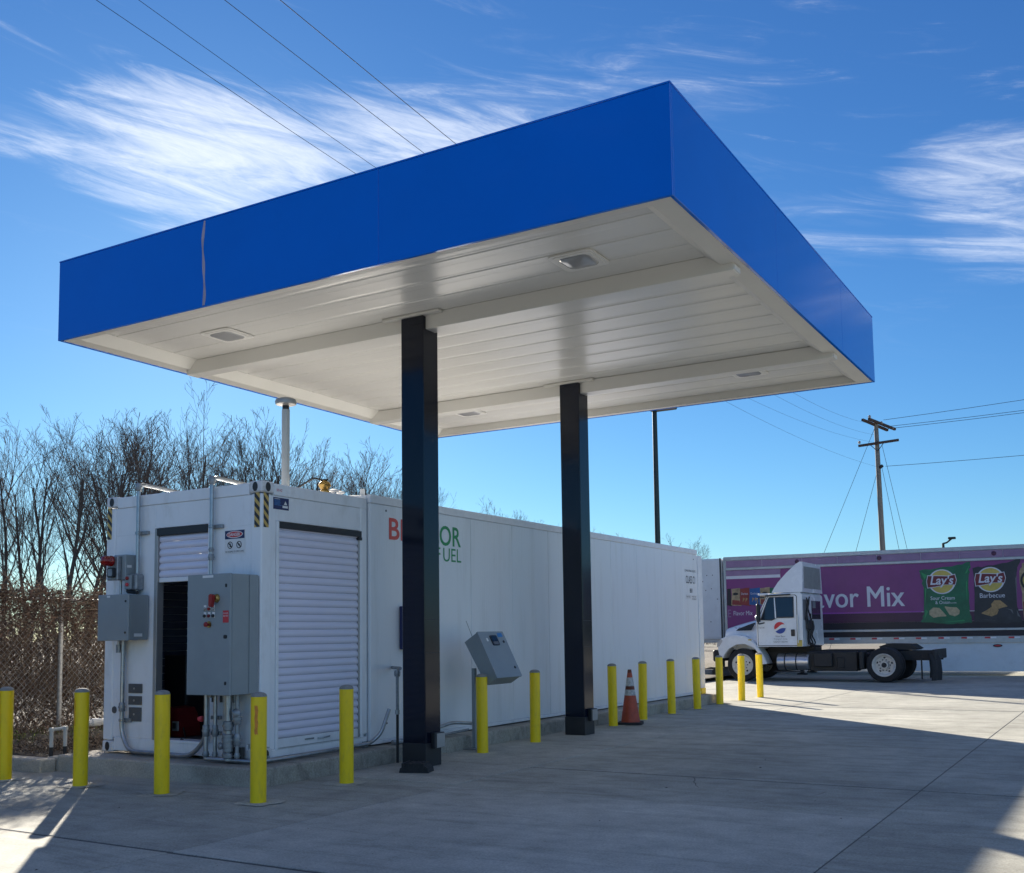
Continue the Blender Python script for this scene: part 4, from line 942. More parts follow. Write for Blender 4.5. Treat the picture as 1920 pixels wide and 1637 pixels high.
for i in range(15000):
    y = rv.uniform(2, 15.5); cl = math.exp(-((y-9.35)/.7)**2)+.5*math.exp(-((y-7.9)/.35)**2)+.6*math.exp(-((y-11.6)/.8)**2); hang = .12+.16*max(0, math.sin(y*1.7+.4))+.20*cl
    z = 2.06+.07*math.sin(y*3.1)+.05*math.sin(y*7.7)+rv.gauss(.03, .07)-abs(rv.gauss(0, hang)); x = FX+rv.gauss(.04, .10+.08*cl)
    leaf(ml, (x, y, z), rv.choice((.012, .018, .024, .034))*rv.uniform(.8, 1.3), rv)
for i in range(5200):
    y = rv.uniform(2, 15.5); z = 2.14-abs(rv.gauss(0, .26)); twigline(mt_, (FX+rv.gauss(.03,.10), y, z), (rv.gauss(0,.5), rv.choice((-1,1))*rv.uniform(.3,1), rv.gauss(-.1,.6)), rv.uniform(.15,.7), rv.choice((.003,.004,.006)), rv)
vn = thing('dead_vine', 'brown dead vine heaped along the top of the chain link fence', 'vine', (FX, 9, 2.0))
kind(ml.build('dry_leaves', MT['dry_leaf'], vn), 'stuff'); kind(mt_.build('stems', MT['dry_stem'], vn), 'stuff')
ml = MB(); mt_ = MB()
def lump(y): return .5+.5*math.sin(y*1.9+1.2)*math.sin(y*.83)
for i in range(22000):
    y = rv.uniform(2, 18); x = FX-.10-abs(rv.gauss(0, .7)); z = .2+(1.15+.75*lump(y))*rv.random()**1.2
    leaf(ml, (x, y, z), rv.choice((.010, .016, .024, .034))*rv.uniform(.8, 1.3), rv)
for i in range(13000):
    y = rv.uniform(2, 22); x = FX-.8-rv.uniform(0, 5); leaf(ml, (x, y, .2+2.0*rv.random()**1.1), rv.uniform(.03, .08), rv)
for i in range(9500):
    y = rv.uniform(2, 18); x = FX-.06-abs(rv.gauss(0, .9)); twigline(mt_, (x, y, rv.uniform(.18, 1.5)), (rv.gauss(0,.45), rv.gauss(0,.6), 1), rv.uniform(.3, 1.0), rv.choice((.003,.004,.006,.008)), rv)
for i in range(1500):     # growing through the mesh and low in front of it
    y = rv.uniform(2, 15); twigline(mt_, (FX+rv.uniform(-.05,.22), y, .18), (rv.gauss(0,.5), rv.gauss(0,.5), 1), rv.uniform(.12,.40), .004, rv)
for i in range(2600): leaf(ml, (FX+rv.uniform(-.05,.30), rv.uniform(2,15), .19+abs(rv.gauss(0,.16))), rv.uniform(.015,.035), rv)
kind(tag(ml.build('dry_brush', MT['dry_leaf']), 'tangle of dry brown brush standing behind the fence', 'brush'), 'stuff')
kind(tag(mt_.build('dry_stalks', MT['dry_stem']), 'dry straw coloured stalks in the brush behind the fence', 'brush'), 'stuff')
ml = MB()
for i in range(900):
    y = rv.uniform(7.7, 15); x = FX+.1+abs(rv.gauss(.1, .35)); a = rv.uniform(0, 6.28); h = rv.uniform(.04, .15); w = .008
    p = Vector((x, y, .16)); t_ = p+Vector((rv.gauss(0,.05), rv.gauss(0,.05), h)); ml.add([p+Vector((w,0,0)), p-Vector((w,0,0)), t_], [(0,1,2)]); 
    if rv.random() < .5: leaf(ml, t_, rv.uniform(.012,.025), rv)
kind(tag(ml.build('green_weeds', MT['weed']), 'small green weeds sprouting at the foot of the fence', 'weeds'), 'stuff')
ml = MB()
for i in range(4200): leaf(ml, (rv.uniform(-12.8, -10.65), 7.64+abs(rv.gauss(0, 2.6)), .185+rv.uniform(-.02,.02)), rv.uniform(.012,.035), rv)
kind(tag(ml.build('leaf_litter', MT['dry_stem']), 'dead leaves and twigs littering the earth strip by the kerb', 'leaf litter'), 'stuff')

# ------------------------------------------------------------------ bare trees
def grow_tree(seed, h, stems, lean):
    r = random.Random(seed); tr = MB(); br = MB()
    def path(p, d, l, n, jit, upk):
        pts = [p.copy()]
        for i in range(n):
            d = (d+Vector((r.gauss(0,jit), r.gauss(0,jit), r.gauss(0,jit)+upk))).normalized(); pts.append(pts[-1]+d*l/n)
        return pts
    def at(pts, t):
        f = t*(len(pts)-1); i = min(int(f), len(pts)-2); return pts[i].lerp(pts[i+1], f-i), (pts[i+1]-pts[i]).normalized()
    def side(d, ang):
        a = d.orthogonal().normalized(); b_ = d.cross(a); q = r.uniform(0, 6.28); return (d*math.cos(ang)+(a*math.cos(q)+b_*math.sin(q))*math.sin(ang)).normalized()
    def branch(p, d, l, rad, lv):
        n = (7, 5, 4, 3, 2)[lv]; pts = path(p, d, l, n, (.05,.08,.10,.12,.14)[lv], (.05,.09,.10,.09,.06)[lv])
        rs_ = [max(.0040, rad*(1-.72*i/n)) for i in range(n+1)]
        (tr if lv == 0 else br).tube(pts, rs_, 6 if lv == 0 else 4 if lv == 1 else 3, False)
        if lv == 4: return
        cnt = (r.randint(8, 11), r.randint(5, 7), r.randint(3, 5), r.randint(1, 3))[lv]
        for k_ in range(cnt):
            t_ = (.22 if lv == 0 else .12)+(.86-.1)*(k_+r.random())/cnt; t_ = min(t_, .99); q, dd = at(pts, t_)
            ll = l*(.55, .55, .52, .5)[lv]*(1.15-.6*t_)*r.uniform(.75, 1.25)
            branch(q, side(dd, R(r.uniform(18, 40))), ll, max(.0040, rad*(1-.7*t_)*r.uniform(.38, .55)), lv+1)
    for s_ in range(stems):
        a = r.uniform(0, 6.28); d = Vector((math.cos(a)*lean, math.sin(a)*lean, 1)).normalized()
        branch(Vector((math.cos(a)*.12, math.sin(a)*.12, -.1)), d, h*r.uniform(.82, .98), h*.0135*r.uniform(.8, 1.2), 0)
    return tr, br
protos = []
for sd, stn, ln in ((1, 2, .18), (2, 3, .22), (3, 1, .06), (4, 2, .25), (5, 3, .15), (6, 2, .12)):
    tr, br = grow_tree(sd*13+5, 7.0, stn, ln)
    zt = max(p[2] for p in br.v)
    protos.append((tr.mesh('trunk', MT['bark'], 180), br.mesh('crown', MT['twig'], 180), zt))
TREES = [
    (-19.0, 12.6, 5.7, 'first bare tree from the left left of the container, above the fence'),
    (-21.0, 14.5, 6.6, 'second bare tree from the left left of the container, above the fence'),
    (-18.0, 13.0, 5.9, 'third bare tree from the left left of the container, above the fence'),
    (-22.0, 16.7, 7.3, 'fourth bare tree from the left left of the container, above the fence'),
    (-19.0, 15.0, 6.5, 'first bare tree from the left above the container roof, left of the white vent pipe'),
    (-23.0, 18.7, 8.0, 'second bare tree from the left above the container roof, left of the white vent pipe'),
    (-18.5, 15.9, 6.3, 'third bare tree from the left above the container roof, left of the white vent pipe'),
    (-22.0, 19.6, 7.7, 'fourth bare tree from the left above the container roof, left of the white vent pipe'),
    (-21.0, 19.8, 8.2, 'fifth bare tree from the left above the container roof, left of the white vent pipe'),
    (-24.0, 23.4, 8.5, 'sixth bare tree from the left above the container roof, left of the white vent pipe'),
    (-20.0, 20.3, 7.0, 'seventh bare tree from the left above the container roof, left of the white vent pipe'),
    (-23.0, 24.1, 7.8, 'eighth bare tree from the left above the container roof, left of the white vent pipe'),
    (-20.0, 22.1, 7.2, 'first bare tree from the left between the white vent pipe and the near column'),
    (-24.0, 27.4, 8.4, 'second bare tree from the left between the white vent pipe and the near column'),
    (-21.0, 24.8, 7.3, 'third bare tree from the left between the white vent pipe and the near column'),
    (-19.0, 23.3, 6.6, 'fourth bare tree from the left between the white vent pipe and the near column'),
    (-23.0, 29.0, 7.7, 'fifth bare tree from the left between the white vent pipe and the near column'),
    (-20.0, 26.1, 6.8, 'sixth bare tree from the left between the white vent pipe and the near column'),
    (-22.0, 29.5, 7.3, 'seventh bare tree from the left between the white vent pipe and the near column'),
    (-21.0, 29.4, 6.8, 'bare tree mostly hidden behind the near column'),
    (-20.0, 30.3, 6.1, 'first bare tree from the left over the long container between the two columns'),
    (-23.0, 36.1, 6.9, 'second bare tree from the left over the long container between the two columns'),
    (-21.0, 34.5, 6.9, 'third bare tree from the left over the long container between the two columns'),
    (-22.0, 38.4, 6.5, 'fourth bare tree from the left over the long container between the two columns'),
    (-20.0, 37.4, 6.1, 'fifth bare tree from the left over the long container between the two columns'),
    (-24.0, 49.4, 7.0, 'first bare tree from the left over the long container right of the far column'),
    (-22.0, 47.1, 6.6, 'second bare tree from the left over the long container right of the far column'),
    (-20.0, 43.7, 6.3, 'third bare tree from the left over the long container right of the far column'),
    (-23.0, 57.1, 7.0, 'fourth bare tree from the left over the long container right of the far column'),
    (-21.0, 54.3, 6.9, 'fifth bare tree from the left over the long container right of the far column'),
]
TR_ = TREES
for i, (x, y, z, lab) in enumerate(TR_):
    x, y, z = x*2.2, y*2.2, 1.453+(z-1.453)*2.2        # the belt of trees stands well back from the fence
    tm, cm, zt = protos[(i*5+i//6) % len(protos)]
    o = thing('bare_tree', lab, 'tree', (x, y, .12), random.uniform(0, 6.28), 'bare trees behind the lot', local=True)
    s_ = (z-.12)/zt; w_ = s_*random.uniform(.9, 1.15); o.scale = (w_, w_, s_)
    put('trunk', tm, (0,0,0), o); put('crown', cm, (0,0,0), o)
# low thicket that closes the gaps under the crowns
mt_ = MB(); rt_ = random.Random(77)
for i in range(2600):
    y = 8+125*rt_.random()**1.25; x = -34-rt_.uniform(0, 22)
    twigline(mt_, (x, y, .1), (rt_.gauss(0,.22), rt_.gauss(0,.22), 1), rt_.uniform(2.0, 5.6), .02, rt_, 4)
kind(tag(mt_.build('thicket', MT['twig']), 'low thicket of bare saplings filling in beneath the trees', 'thicket'), 'stuff')

# ------------------------------------------------------------------ utility pole, wires, lamp posts
PX_, PY_ = -11.2, 57.0
up = thing('utility_pole', 'tall wooden utility pole with crossed arms and guy wires beyond the trailer', 'utility pole', (PX_, PY_, 0))
MB().tube([(PX_+.12, PY_, -.3), (PX_, PY_, 6), (PX_-.05, PY_, 12.3)], [.165, .14, .11], 12).build('post', MT['wood_pole'], up, smooth=60)
def arm(p0, p1): return MB().tube([p0, p1], .085, 4).build('crossarm', MT['wood_dark'], up)
arm((-12.15, PY_-.2, 11.10), (-10.10, PY_-.25, 11.20)); arm((-11.75, PY_-.9, 12.35), (-10.85, PY_+.9, 11.98)); arm((-11.45, PY_-.75, 12.38), (-10.5, PY_+1.1, 12.02))
MB().tube([(-11.55, PY_-.2, 11.1), (-11.22, PY_-.15, 10.75)], .02, 6).build('arm_brace', MT['wire'], up); MB().tube([(-10.85, PY_-.2, 11.15), (-11.18, PY_-.15, 10.75)], .02, 6).build('arm_brace', MT['wire'], up)
for x, y, z in ((-12.1, PY_-.2, 11.22), (-11.4, PY_-.8, 12.42), (-11.0, PY_+.1, 12.2), (-10.6, PY_+.9, 12.0)):
    MB().lathe([(.05, 0), (.08, .03), (.05, .06), (.08, .09), (.04, .14)], 10, (x, y, z)).build('insulator', MT['bare_plate'], up, smooth=40)
for a, b_ in (((-11.25, PY_-.1, 12.1), (-17.6, PY_+3, -.1)), ((-11.2, PY_-.1, 9.9), (-15.0, PY_+3, -.1)), ((-11.0, PY_, 11.1), (-9.6, PY_+4, -.1)), ((-11.05, PY_, 9.9), (-10.2, PY_+4, -.1))):
    MB().tube([a, b_], .011, 5).build('guy_wire', MT['wire'], up)
MB().tube([(-11.2, PY_, 9.85), (-11.0, PY_-.1, 9.95)], .09, 8).build('bracket', MT['wire'], up)
rb = thing('power_line', 'overhead wires running from the utility pole out past the right edge', 'power line', (PX_, PY_, 11))
for z0, dz in ((12.42, 1.35), (12.05, .95), (11.93, .95), (9.95, .55)):
    pts = []
    for i in range(13): t_ = i/12; pts.append((-10.9+26*t_, PY_+.2+2*t_, z0+dz*t_*1.6-3.2*t_*(1-t_)*.35))
    MB().tube(pts, .012, 5).build('wire', MT['wire'], rb)
WIRES = [
    ((-11.108, 8.434), (0.001473, -0.07617, 9.901), 'lowest of the four wires crossing the sky above the canopy'),
    ((-11.842, 9.704), (0.002215, -0.11752, 11.203), 'second lowest of the four wires crossing the sky above the canopy'),
    ((-8.704, 8.343), (0.001679, -0.13879, 11.602), 'second highest of the four wires crossing the sky above the canopy'),
    ((-6.997, 7.445), (0.001565, -0.16681, 12.201), 'highest of the four wires crossing the sky above the canopy'),
]
for i, (A0, co, lab) in enumerate(WIRES):
    d_ = Vector((A0[0]-PX_, A0[1]-PY_)).normalized(); pts = []
    for k_ in range(41):
        s_ = 1.0*k_/40*64; pts.append((PX_+d_.x*s_, PY_+d_.y*s_, co[0]*s_*s_+co[1]*s_+co[2]))
    m = MB().tube(pts, .0040, 6)
    tag(m.build('overhead_wire', MT['wire'], smooth=180), lab, 'power line', 'wires crossing the sky above the canopy')
lp = thing('lamp_post', 'slim dark lamp post rising behind the long container between canopy and pole', 'lamp post', (-13.9, 33.3, 0))
MB().tube([(-13.9, 33.3, 0), (-13.85, 33.2, 9.0)], [.11, .08], 12).build('post', MT['pole_green'], lp, smooth=60)
MB().box(-14.0, -13.1, 33.0, 33.4, 9.0, 9.12, .02).build('head', MT['pole_green'], lp)
sl = thing('street_light', 'small street light with angled arm peeking over the purple trailer', 'street light', (-11.5, 80, 0))
MB().tube([(-11.55, 80, 0), (-11.55, 80, 7.45)], .09, 8).build('post', MT['pole_green'], sl, smooth=60)
MB().tube([(-11.55, 80, 7.42), (-11.30, 80, 7.48), (-10.95, 80, 7.76)], .06, 6).build('arm', MT['pole_green'], sl)
MB().box(-11.2, -10.7, 79.85, 80.15, 7.70, 7.86, .03).build('head', MT['pole_green'], sl)
# ------------------------------------------------------------------ road tractor, nose to the left
tk = thing('road_tractor', 'white day-cab truck tractor with roof fairing parked facing left before the purple trailer', 'truck', (-7.6, 30.7, 0))
TY0, TY1 = 29.50, 31.80; TC = (TY0+TY1)/2
TW = MT['truck_white']
# bonnet, lofted from nose to windscreen
def hood_ring(x, hw, zt, zb, rnd):
    P = []
    for i in range(13):
        a = math.pi*i/12; P.append((x, TC-hw*math.copysign(abs(math.cos(a))**rnd, math.cos(a)), zb+(zt-zb)*abs(math.sin(a))**rnd))
    return P
m = MB(); m.loft([hood_ring(-10.50, .60, 1.36, .92, .45), hood_ring(-10.46, .66, 1.52, .90, .42), hood_ring(-10.2, .72, 1.60, .90, .42), hood_ring(-9.85, .80, 1.69, .90, .40), hood_ring(-9.5, .88, 1.77, .90, .38), hood_ring(-9.34, .92, 1.80, .90, .36)])
m.build('bonnet', TW, tk, smooth=50)
m = MB().box(-10.535, -10.503, TC-.46, TC+.46, .98, 1.34, .01).build('grille', MT['dark'], tk)
for k in range(5): MB().box(-10.543, -10.536, TC-.44, TC+.44, 1.02+k*.062, 1.045+k*.062).build('grille_bar', MT['alu'], m)
def fender(y0, y1):
    o_ = [(-10.52, .92), (-10.50, 1.10), (-10.42, 1.22), (-10.22, 1.30), (-9.95, 1.32), (-9.68, 1.27), (-9.48, 1.14), (-9.32, .95), (-9.18, .74), (-9.08, .50), (-9.20, .48)]
    arch = [(-9.80+.60*math.cos(R(a)), .47+.60*math.sin(R(a))) for a in (8, 30, 55, 80, 105, 130, 150, 162)]
    inn = arch+[(-10.46, .70)]
    m = MB(); n = len(o_)
    # outer skin and a narrower inner lip make the crowned wheel arch
    m.prism(o_+inn, lambda a, b_, q: (a, q, b_), y0+.04, y1-.02)
    m.prism([(a*.985-9.80*.015, .47+(b_-.47)*.965) for a, b_ in o_]+inn, lambda a, b_, q: (a, q, b_), y0, y0+.04)
    return m.build('front_fender', TW, tk)
fender(TY0-.02, TY0+.55); fender(TY1-.55, TY1+.04)
for y in (TY0+.03, TY1-.37):
    h_ = MB(); h_.prism([(-10.54, .98), (-10.52, 1.12), (-10.40, 1.20), (-10.36, 1.16), (-10.46, 1.0)], lambda a, b_, q: (a, q, b_), y-.053, y+.30); h_.build('headlamp', MT['lamp_glass'], tk)
MB().box(-9.60, -9.50, TY0-.028, TY0-.0205, 1.16, 1.20, .003).build('side_marker', MT['sunny'], tk)
MB().box(-10.68, -10.49, TY0-.02, TY1+.02, .56, .90, .04).build('bumper', MT['chassis'], tk)
MB().prism([(-9.70, 1.60), (-9.48, 1.67), (-9.46, 1.62), (-9.76, 1.575)], lambda a, b_, q: (a, q, b_), TC-.90, TC-.86).build('bonnet_vent', MT['dark'], tk)
m = MB(); m.add([(-10.06, TC-.85, 1.44), (-9.58, TC-.915, 1.45), (-9.48, TC-.915, 1.61), (-9.70, TC-.88, 1.60), (-10.0, TC-.842, 1.50)], [(0,1,2,3,4)]); m.build('bonnet_vent', MT['dark'], tk)
# cab shell: side profile swept across with inward lean toward the roof
prof = [(-9.35, .98), (-9.35, 1.78), (-9.22, 2.06), (-9.05, 2.40), (-8.95, 2.48), (-8.10, 2.50), (-8.04, 2.44), (-8.04, .98)]
def lean(z): return 0 if z < 1.7 else (z-1.7)*.10
rings = []
for y, e in ((TY0+.06, .06), (TY0, 0), (TY1, 0), (TY1-.06, .06)):
    s_ = 1 if y < TC else -1
    rings.append([(a+(.04 if e and a < -9 else -.04 if e and a > -8.2 else 0), y+s_*lean(b_)-(.0), b_-(.04 if e and b_ > 2.3 else 0)) for a, b_ in prof])
m = MB(); n = len(prof); vs = []; fs = []
order = [rings[1], rings[2]]
m.loft([[(a-.0, TY0+lean(b_), b_) for a, b_ in prof], [(a, TY1-lean(b_), b_) for a, b_ in prof]])
cab = m.build('cab', TW, tk)
def yl(z): return TY0+lean(z)
def sidepoly(name, mat, poly, off, par, th=.012):
    m = MB(); m.prism(poly, lambda a, b_, q: (a, yl(b_)-q, b_), off-th, off); return m.build(name, mat, par)
sidepoly('door_seal', MT['dark'], [(-9.318, 1.002), (-9.318, 1.73), (-9.045, 2.37), (-8.99, 2.428), (-8.23, 2.438), (-8.182, 2.39), (-8.182, 1.002)], .006, tk, .005)
MB().box(-9.362, -9.348, TC-.93, TC+.93, .98, 1.66, .003).build('bonnet_seal', MT['dark'], tk)
dr_ = sidepoly('door', TW, [(-9.30, 1.02), (-9.30, 1.72), (-9.03, 2.36), (-8.98, 2.41), (-8.24, 2.42), (-8.20, 2.38), (-8.20, 1.02)], .014, tk)
sidepoly('window_frame', MT['dark'], [(-9.235, 1.735), (-9.01, 2.345), (-8.96, 2.385), (-8.27, 2.385), (-8.27, 1.79), (-8.74, 1.79), (-8.90, 1.715)], .018, dr_, .004)
sidepoly('window', MT['glass'], [(-8.76, 1.82), (-8.80, 2.36), (-8.30, 2.36), (-8.29, 1.82)], .024, dr_, .006)
sidepoly('window', MT['glass'], [(-9.20, 1.745), (-9.0, 2.31), (-8.97, 2.36), (-8.84, 2.36), (-8.80, 1.78), (-8.93, 1.74)], .024, dr_, .006)
sidepoly('window_bar', TW, [(-8.80, 1.77), (-8.835, 2.37), (-8.805, 2.37), (-8.765, 1.79)], .030, dr_, .005)
sidepoly('door_handle', MT['dark'], rrect(-8.36, 1.27, -8.25, 1.46, .02), .020, dr_, .005)
sidepoly('door_step', MT['sunny'], [(-8.20, .985), (-8.06, .985), (-8.06, 1.16), (-8.20, 1.16)], .006, tk, .005)
MB().tube([(-8.155, TY0-.05, 1.08), (-8.155, TY0-.05, 1.86)], .017, 8).build('grab_rail', MT['alu'], tk, smooth=60)
MB().prism([(-9.07, 2.40), (-8.35, 2.42), (-8.35, 2.46), (-9.07, 2.44)], lambda a, b_, q: (a, q, b_), TY0-.02, TY0+.03).build('window_visor', MT['dark'], tk)
# windscreen and its frame
ws = MB(); A1 = Vector((-9.352, 0, 1.80)); A2 = Vector((-9.062, 0, 2.385)); nrm = Vector((-(A2.z-A1.z), 0, A2.x-A1.x)).normalized()
q0, q1 = A1+nrm*.006, A2+nrm*.006
ws.add([(q0.x, TY0+.08, q0.z), (q0.x, TY1-.08, q0.z), (q1.x, TY1-.14, q1.z), (q1.x, TY0+.14, q1.z)], [(0,3,2,1)]); ws.build('windscreen', MT['glass'], tk)
MB().box(-9.30, -9.0, TY0+.05, TY1-.05, 2.44, 2.50, .015).build('sun_visor', TW, tk)
for y in (TC-.6, TC, TC+.6): MB().box(-8.98, -8.86, y-.05, y+.05, 2.502, 2.55, .012).build('marker_lamp', MT['sunny'], tk)
# rear of cab
MB().box(-8.038, -8.030, TC-.12, TC+.85, 1.75, 2.28, .003).build('rear_window', MT['glass'], tk)
MB().box(-8.038, -8.031, TY0+.14, TY0+.60, 1.72, 2.30, .003).build('rear_vent', MT['ink_grey'], tk)
for k, (y, zt, zb) in enumerate(((TY0+.35, 2.35, 1.05), (TY0+.45, 2.30, 1.1), (TY0+.62, 2.38, 1.0), (TY0+.80, 1.9, 1.0), (TY0+.95, 1.7, 1.0))):
    pts = [(-7.99+.02*math.sin(i*1.3+k), y+.10*math.sin(i*.9+k*1.7), zt+(zb-zt)*i/9) for i in range(10)]; pts.append((-7.8, y+.15, .98))
    MB().tube(pts, .022, 6).build('air_hose', MT['dark'], tk, smooth=60)
MB().box(-8.028, -7.95, TY0+.35, TY0+.75, 1.45, 1.72, .02).build('hose_bracket', MT['dark'], tk)
# roof fairing
fp = [(-8.90, 2.505), (-8.84, 2.62), (-8.72, 2.80), (-8.48, 3.06), (-8.22, 3.30), (-8.10, 3.37), (-8.02, 3.36), (-8.02, 2.505)]
def fl(z): return .06+(z-2.5)*.13
m = MB(); m.loft([[(a, TY0+fl(b_), b_) for a, b_ in fp], [(a, TY1-fl(b_), b_) for a, b_ in fp]]); fa = m.build('roof_fairing', TW, tk)
MB().prism([(TY0+.24, 2.62), (TY1-.24, 2.62), (TY1-.28, 3.24), (TY0+.28, 3.24)], lambda a, b_, q: (-8.02+q, a, b_), .001, .006).build('fairing_back', MT['fairing_back'], fa)
# mirrors
for y, s_ in ((TY0, -1), (TY1, 1)):
    MB().tube(bend([(-9.10, y, 2.38), (-9.22, y+s_*.22, 2.36), (-9.22, y+s_*.22, 1.62), (-9.12, y, 1.66)], .05), .018, 6).build('mirror_arm', MT['dark'], tk)
    q = MB().box(-9.25, -9.18, y+s_*.22-.10, y+s_*.22+.10, 1.68, 2.18, .02).build('mirror', MT['dark'], tk)
    MB().lathe([(.09, 0), (.085, .02), (.05, .05), (.01, .06)], 14, (-9.25, y+s_*.22, 1.80), (-1, 0, 0)).build('convex_mirror', MT['alu'], q, smooth=60)
# chassis
for y in (TC-.43, TC+.36): MB().box(-10.3, -4.62, y, y+.07, .58, .84, .008).build('frame_rail', MT['chassis'], tk)
for x in (-7.6, -6.7, -5.9, -4.75): MB().box(x, x+.10, TC-.36, TC+.36, .60, .80, .006).build('cross_member', MT['chassis'], tk)
MB().box(-9.3, -7.9, TC-.34, TC+.34, .45, .97, .03).build('engine_block', MT['chassis'], tk)
MB().tube([(-9.5, TC, .5), (-5.9, TC, .47)], .07, 10).build('drive_shaft', MT['chassis'], tk)
tn = MB().lathe([(.05, 0), (.21, .012), (.235, .035), (.235, .905), (.21, .928), (.05, .94)], 24, (-8.85, TY0+.30, .55), (1, 0, 0)).build('fuel_tank', MT['alu'], tk, smooth=40)
for x in (-8.62, -8.30): MB().lathe([(.238, 0), (.243, .004), (.243, .03), (.238, .034)], 24, (x, TY0+.30, .55), (1, 0, 0)).build('tank_strap', MT['dark'], tn, smooth=40)
MB().box(-8.9, -8.05, TY0+.02, TY0+.10, .27, .30, .005).build('step', MT['chassis'], tk)
MB().box(-7.78, -7.28, TY0+.08, TY0+.55, .42, .80, .02).build('battery_box', MT['chassis'], tk)
MB().box(-8.02, -6.62, TY0+.22, TC-.45, .30, .84, .03).build('tool_box', MT['chassis'], tk)
MB().box(-6.6, -6.35, TY0+.3, TY1-.3, .40, .80, .03).build('tank_cradle', MT['chassis'], tk)
MB().box(-7.20, -6.95, TY0+.2, TY0+.6, .35, .70, .04).build('air_tank', MT['chassis'], tk)
MB().box(-7.75, -6.45, TC-.55, TC+.55, .842, .875, .004).build('deck_plate', MT['chassis'], tk)
m = MB(); m.prism([(-6.14, .96), (-5.9, 1.04), (-5.3, 1.02), (-5.12, .90), (-5.2, .86), (-6.1, .88)], lambda a, b_, q: (a, q, b_), TC-.45, TC+.45); m.build('fifth_wheel', MT['chassis'], tk)
MB().box(-4.68, -4.62, TY0+.15, TY1-.15, .62, .88, .01).build('rear_beam', MT['chassis'], tk)
for y in (TY0+.20, TY1-.28): MB().box(-4.99, -4.955, y, y+.05, .10, .75, .006).build('flap_hanger', MT['chassis'], tk)
for y, xo in ((TY0-.02, -4.70), (TY1-.60, -5.02)):
    m = MB(); vs = []; fs = []
    for i in range(9):
        t_ = i/8; x = xo+.16*t_+.03*math.sin(i*.8); yy = y+.56*t_
        for z, dx, dy in ((.07, .0, -.03), (.30, .02, -.02), (.58, .0, 0), (.80, -.06-.04*t_, .02)): vs.append((x+dx, yy+dy, z-.06*math.sin(t_*3.1)*(z > .7)))
        if i:
            for k in range(3): a = (i-1)*4+k; fs.append((a, a+4, a+5, a+1))
    nv = len(vs); vs += [(p[0]+.012, p[1]-.008, p[2]) for p in vs]; fs += [tuple(reversed([q_+nv for q_ in f])) for f in fs]
    m.add(vs, fs); q = m.build('mudflap', MT['rubber'], tk, smooth=60)
for x0, x1 in ((-6.55, -6.42),): MB().box(x0, x1, TY0+.02, TY0+.5, .35, .85, .03).build('quarter_fender', MT['chassis'], tk)
def wheel(x, y, s_, dish):
    prof_ = [(.295, .02), (.315, .0), (.42, .005), (.455, .03), (.468, .07), (.468, .21), (.455, .25), (.42, .275), (.315, .28), (.295, .30)]
    t_ = MB().lathe(prof_, 36, (x, y, .47), (0, s_, 0), False).build('tyre', MT['tyre'], tk, smooth=40)
    R0 = [(.300, .012), (.310, -.006), (.300, -.010), (.288, .004), (.272, .02), (.24, .11 if dish else .045), (.16, .13 if dish else .02), (.10, .13 if dish else .0), (.10, .04 if dish else -.05), (.02, .03 if dish else -.07)]
    rm = MB().lathe(R0, 30, (x, y, .47), (0, s_, 0), False).build('rim', MT['rim'], t_, smooth=35)
    yo = y+s_*(.128 if dish else .018)
    for k in range(10):
        a = k*.6283; MB().lathe([(.016, 0), (.016, .035)], 6, (x+.145*math.cos(a), yo, .47+.145*math.sin(a)), (0, -s_, 0)).build('wheel_nut', MT['dark'], rm)
    for k in range(5):
        a = k*1.2566+.3; MB().lathe([(.030, 0), (.030, .003)], 10, (x+.205*math.cos(a), y+s_*(.118 if dish else .031), .47+.205*math.sin(a)), (0, -s_, 0)).build('hand_hole', MT['dark'], rm)
    MB().lathe([(.102, 0), (.10, .06), (.06, .10), (.03, .10)], 16, (x, yo+(-s_*.001), .47), (0, -s_, 0)).build('hub', MT['chassis'] if dish else MT['rim'], rm, smooth=40)
wheel(-9.80, TY0+.02, 1, False); wheel(-9.80, TY1-.02, -1, False)
wheel(-5.90, TY0+.02, 1, True); wheel(-5.90, TY1-.02, -1, True)
for y in (TY0+.34, TY1-.62): MB().lathe([(.28, 0), (.44, .01), (.468, .05), (.468, .23), (.44, .27), (.28, .28)], 30, (-5.90, y, .47), (0, 1, 0)).build('inner_tyre', MT['tyre'], tk, smooth=40)
MB().tube([(-5.9, TY0+.3, .47), (-5.9, TY1-.3, .47)], .10, 12).build('rear_axle', MT['chassis'], tk, smooth=60)
MB().tube([(-9.8, TY0+.2, .45), (-9.8, TY1-.2, .45)], .07, 10).build('front_axle', MT['chassis'], tk, smooth=60)
# round door emblem and company lettering
def emb(name, mk, poly, off, par=None):
    m = MB(); m.prism(poly, lambda a, b_, q: (-8.67+a, yl(1.5)-.014-q, 1.51+b_), off-.002, off); return m.build(name, MT[mk], par or dr_)
e0 = emb('emblem', 'label_white', ell(0, 0, .172, .172, 32), .003)
def wave1(x): return .045*math.sin(x*14+.6)+.22*x+.035
def wave2(x): return .03*math.sin(x*13+1.2)+.30*x-.055
r_ = .165; xs = [-.163+.326*i/24 for i in range(25)]
top = [(x, min(math.sqrt(max(r_*r_-x*x, 0)), 1)) for x in xs]
P1 = [(x, max(-math.sqrt(max(r_*r_-x*x, 0)), min(wave1(x), math.sqrt(max(r_*r_-x*x, 0))))) for x in xs]
def band(xs, up_, lo_): 
    u = [(x, up_(x)) for x in xs]; l = [(x, lo_(x)) for x in xs]; return [(a, b_) for a, b_ in u]+[(a, b_) for a, b_ in reversed(l)]
cir = lambda x: math.sqrt(max(r_*r_-x*x, 0))
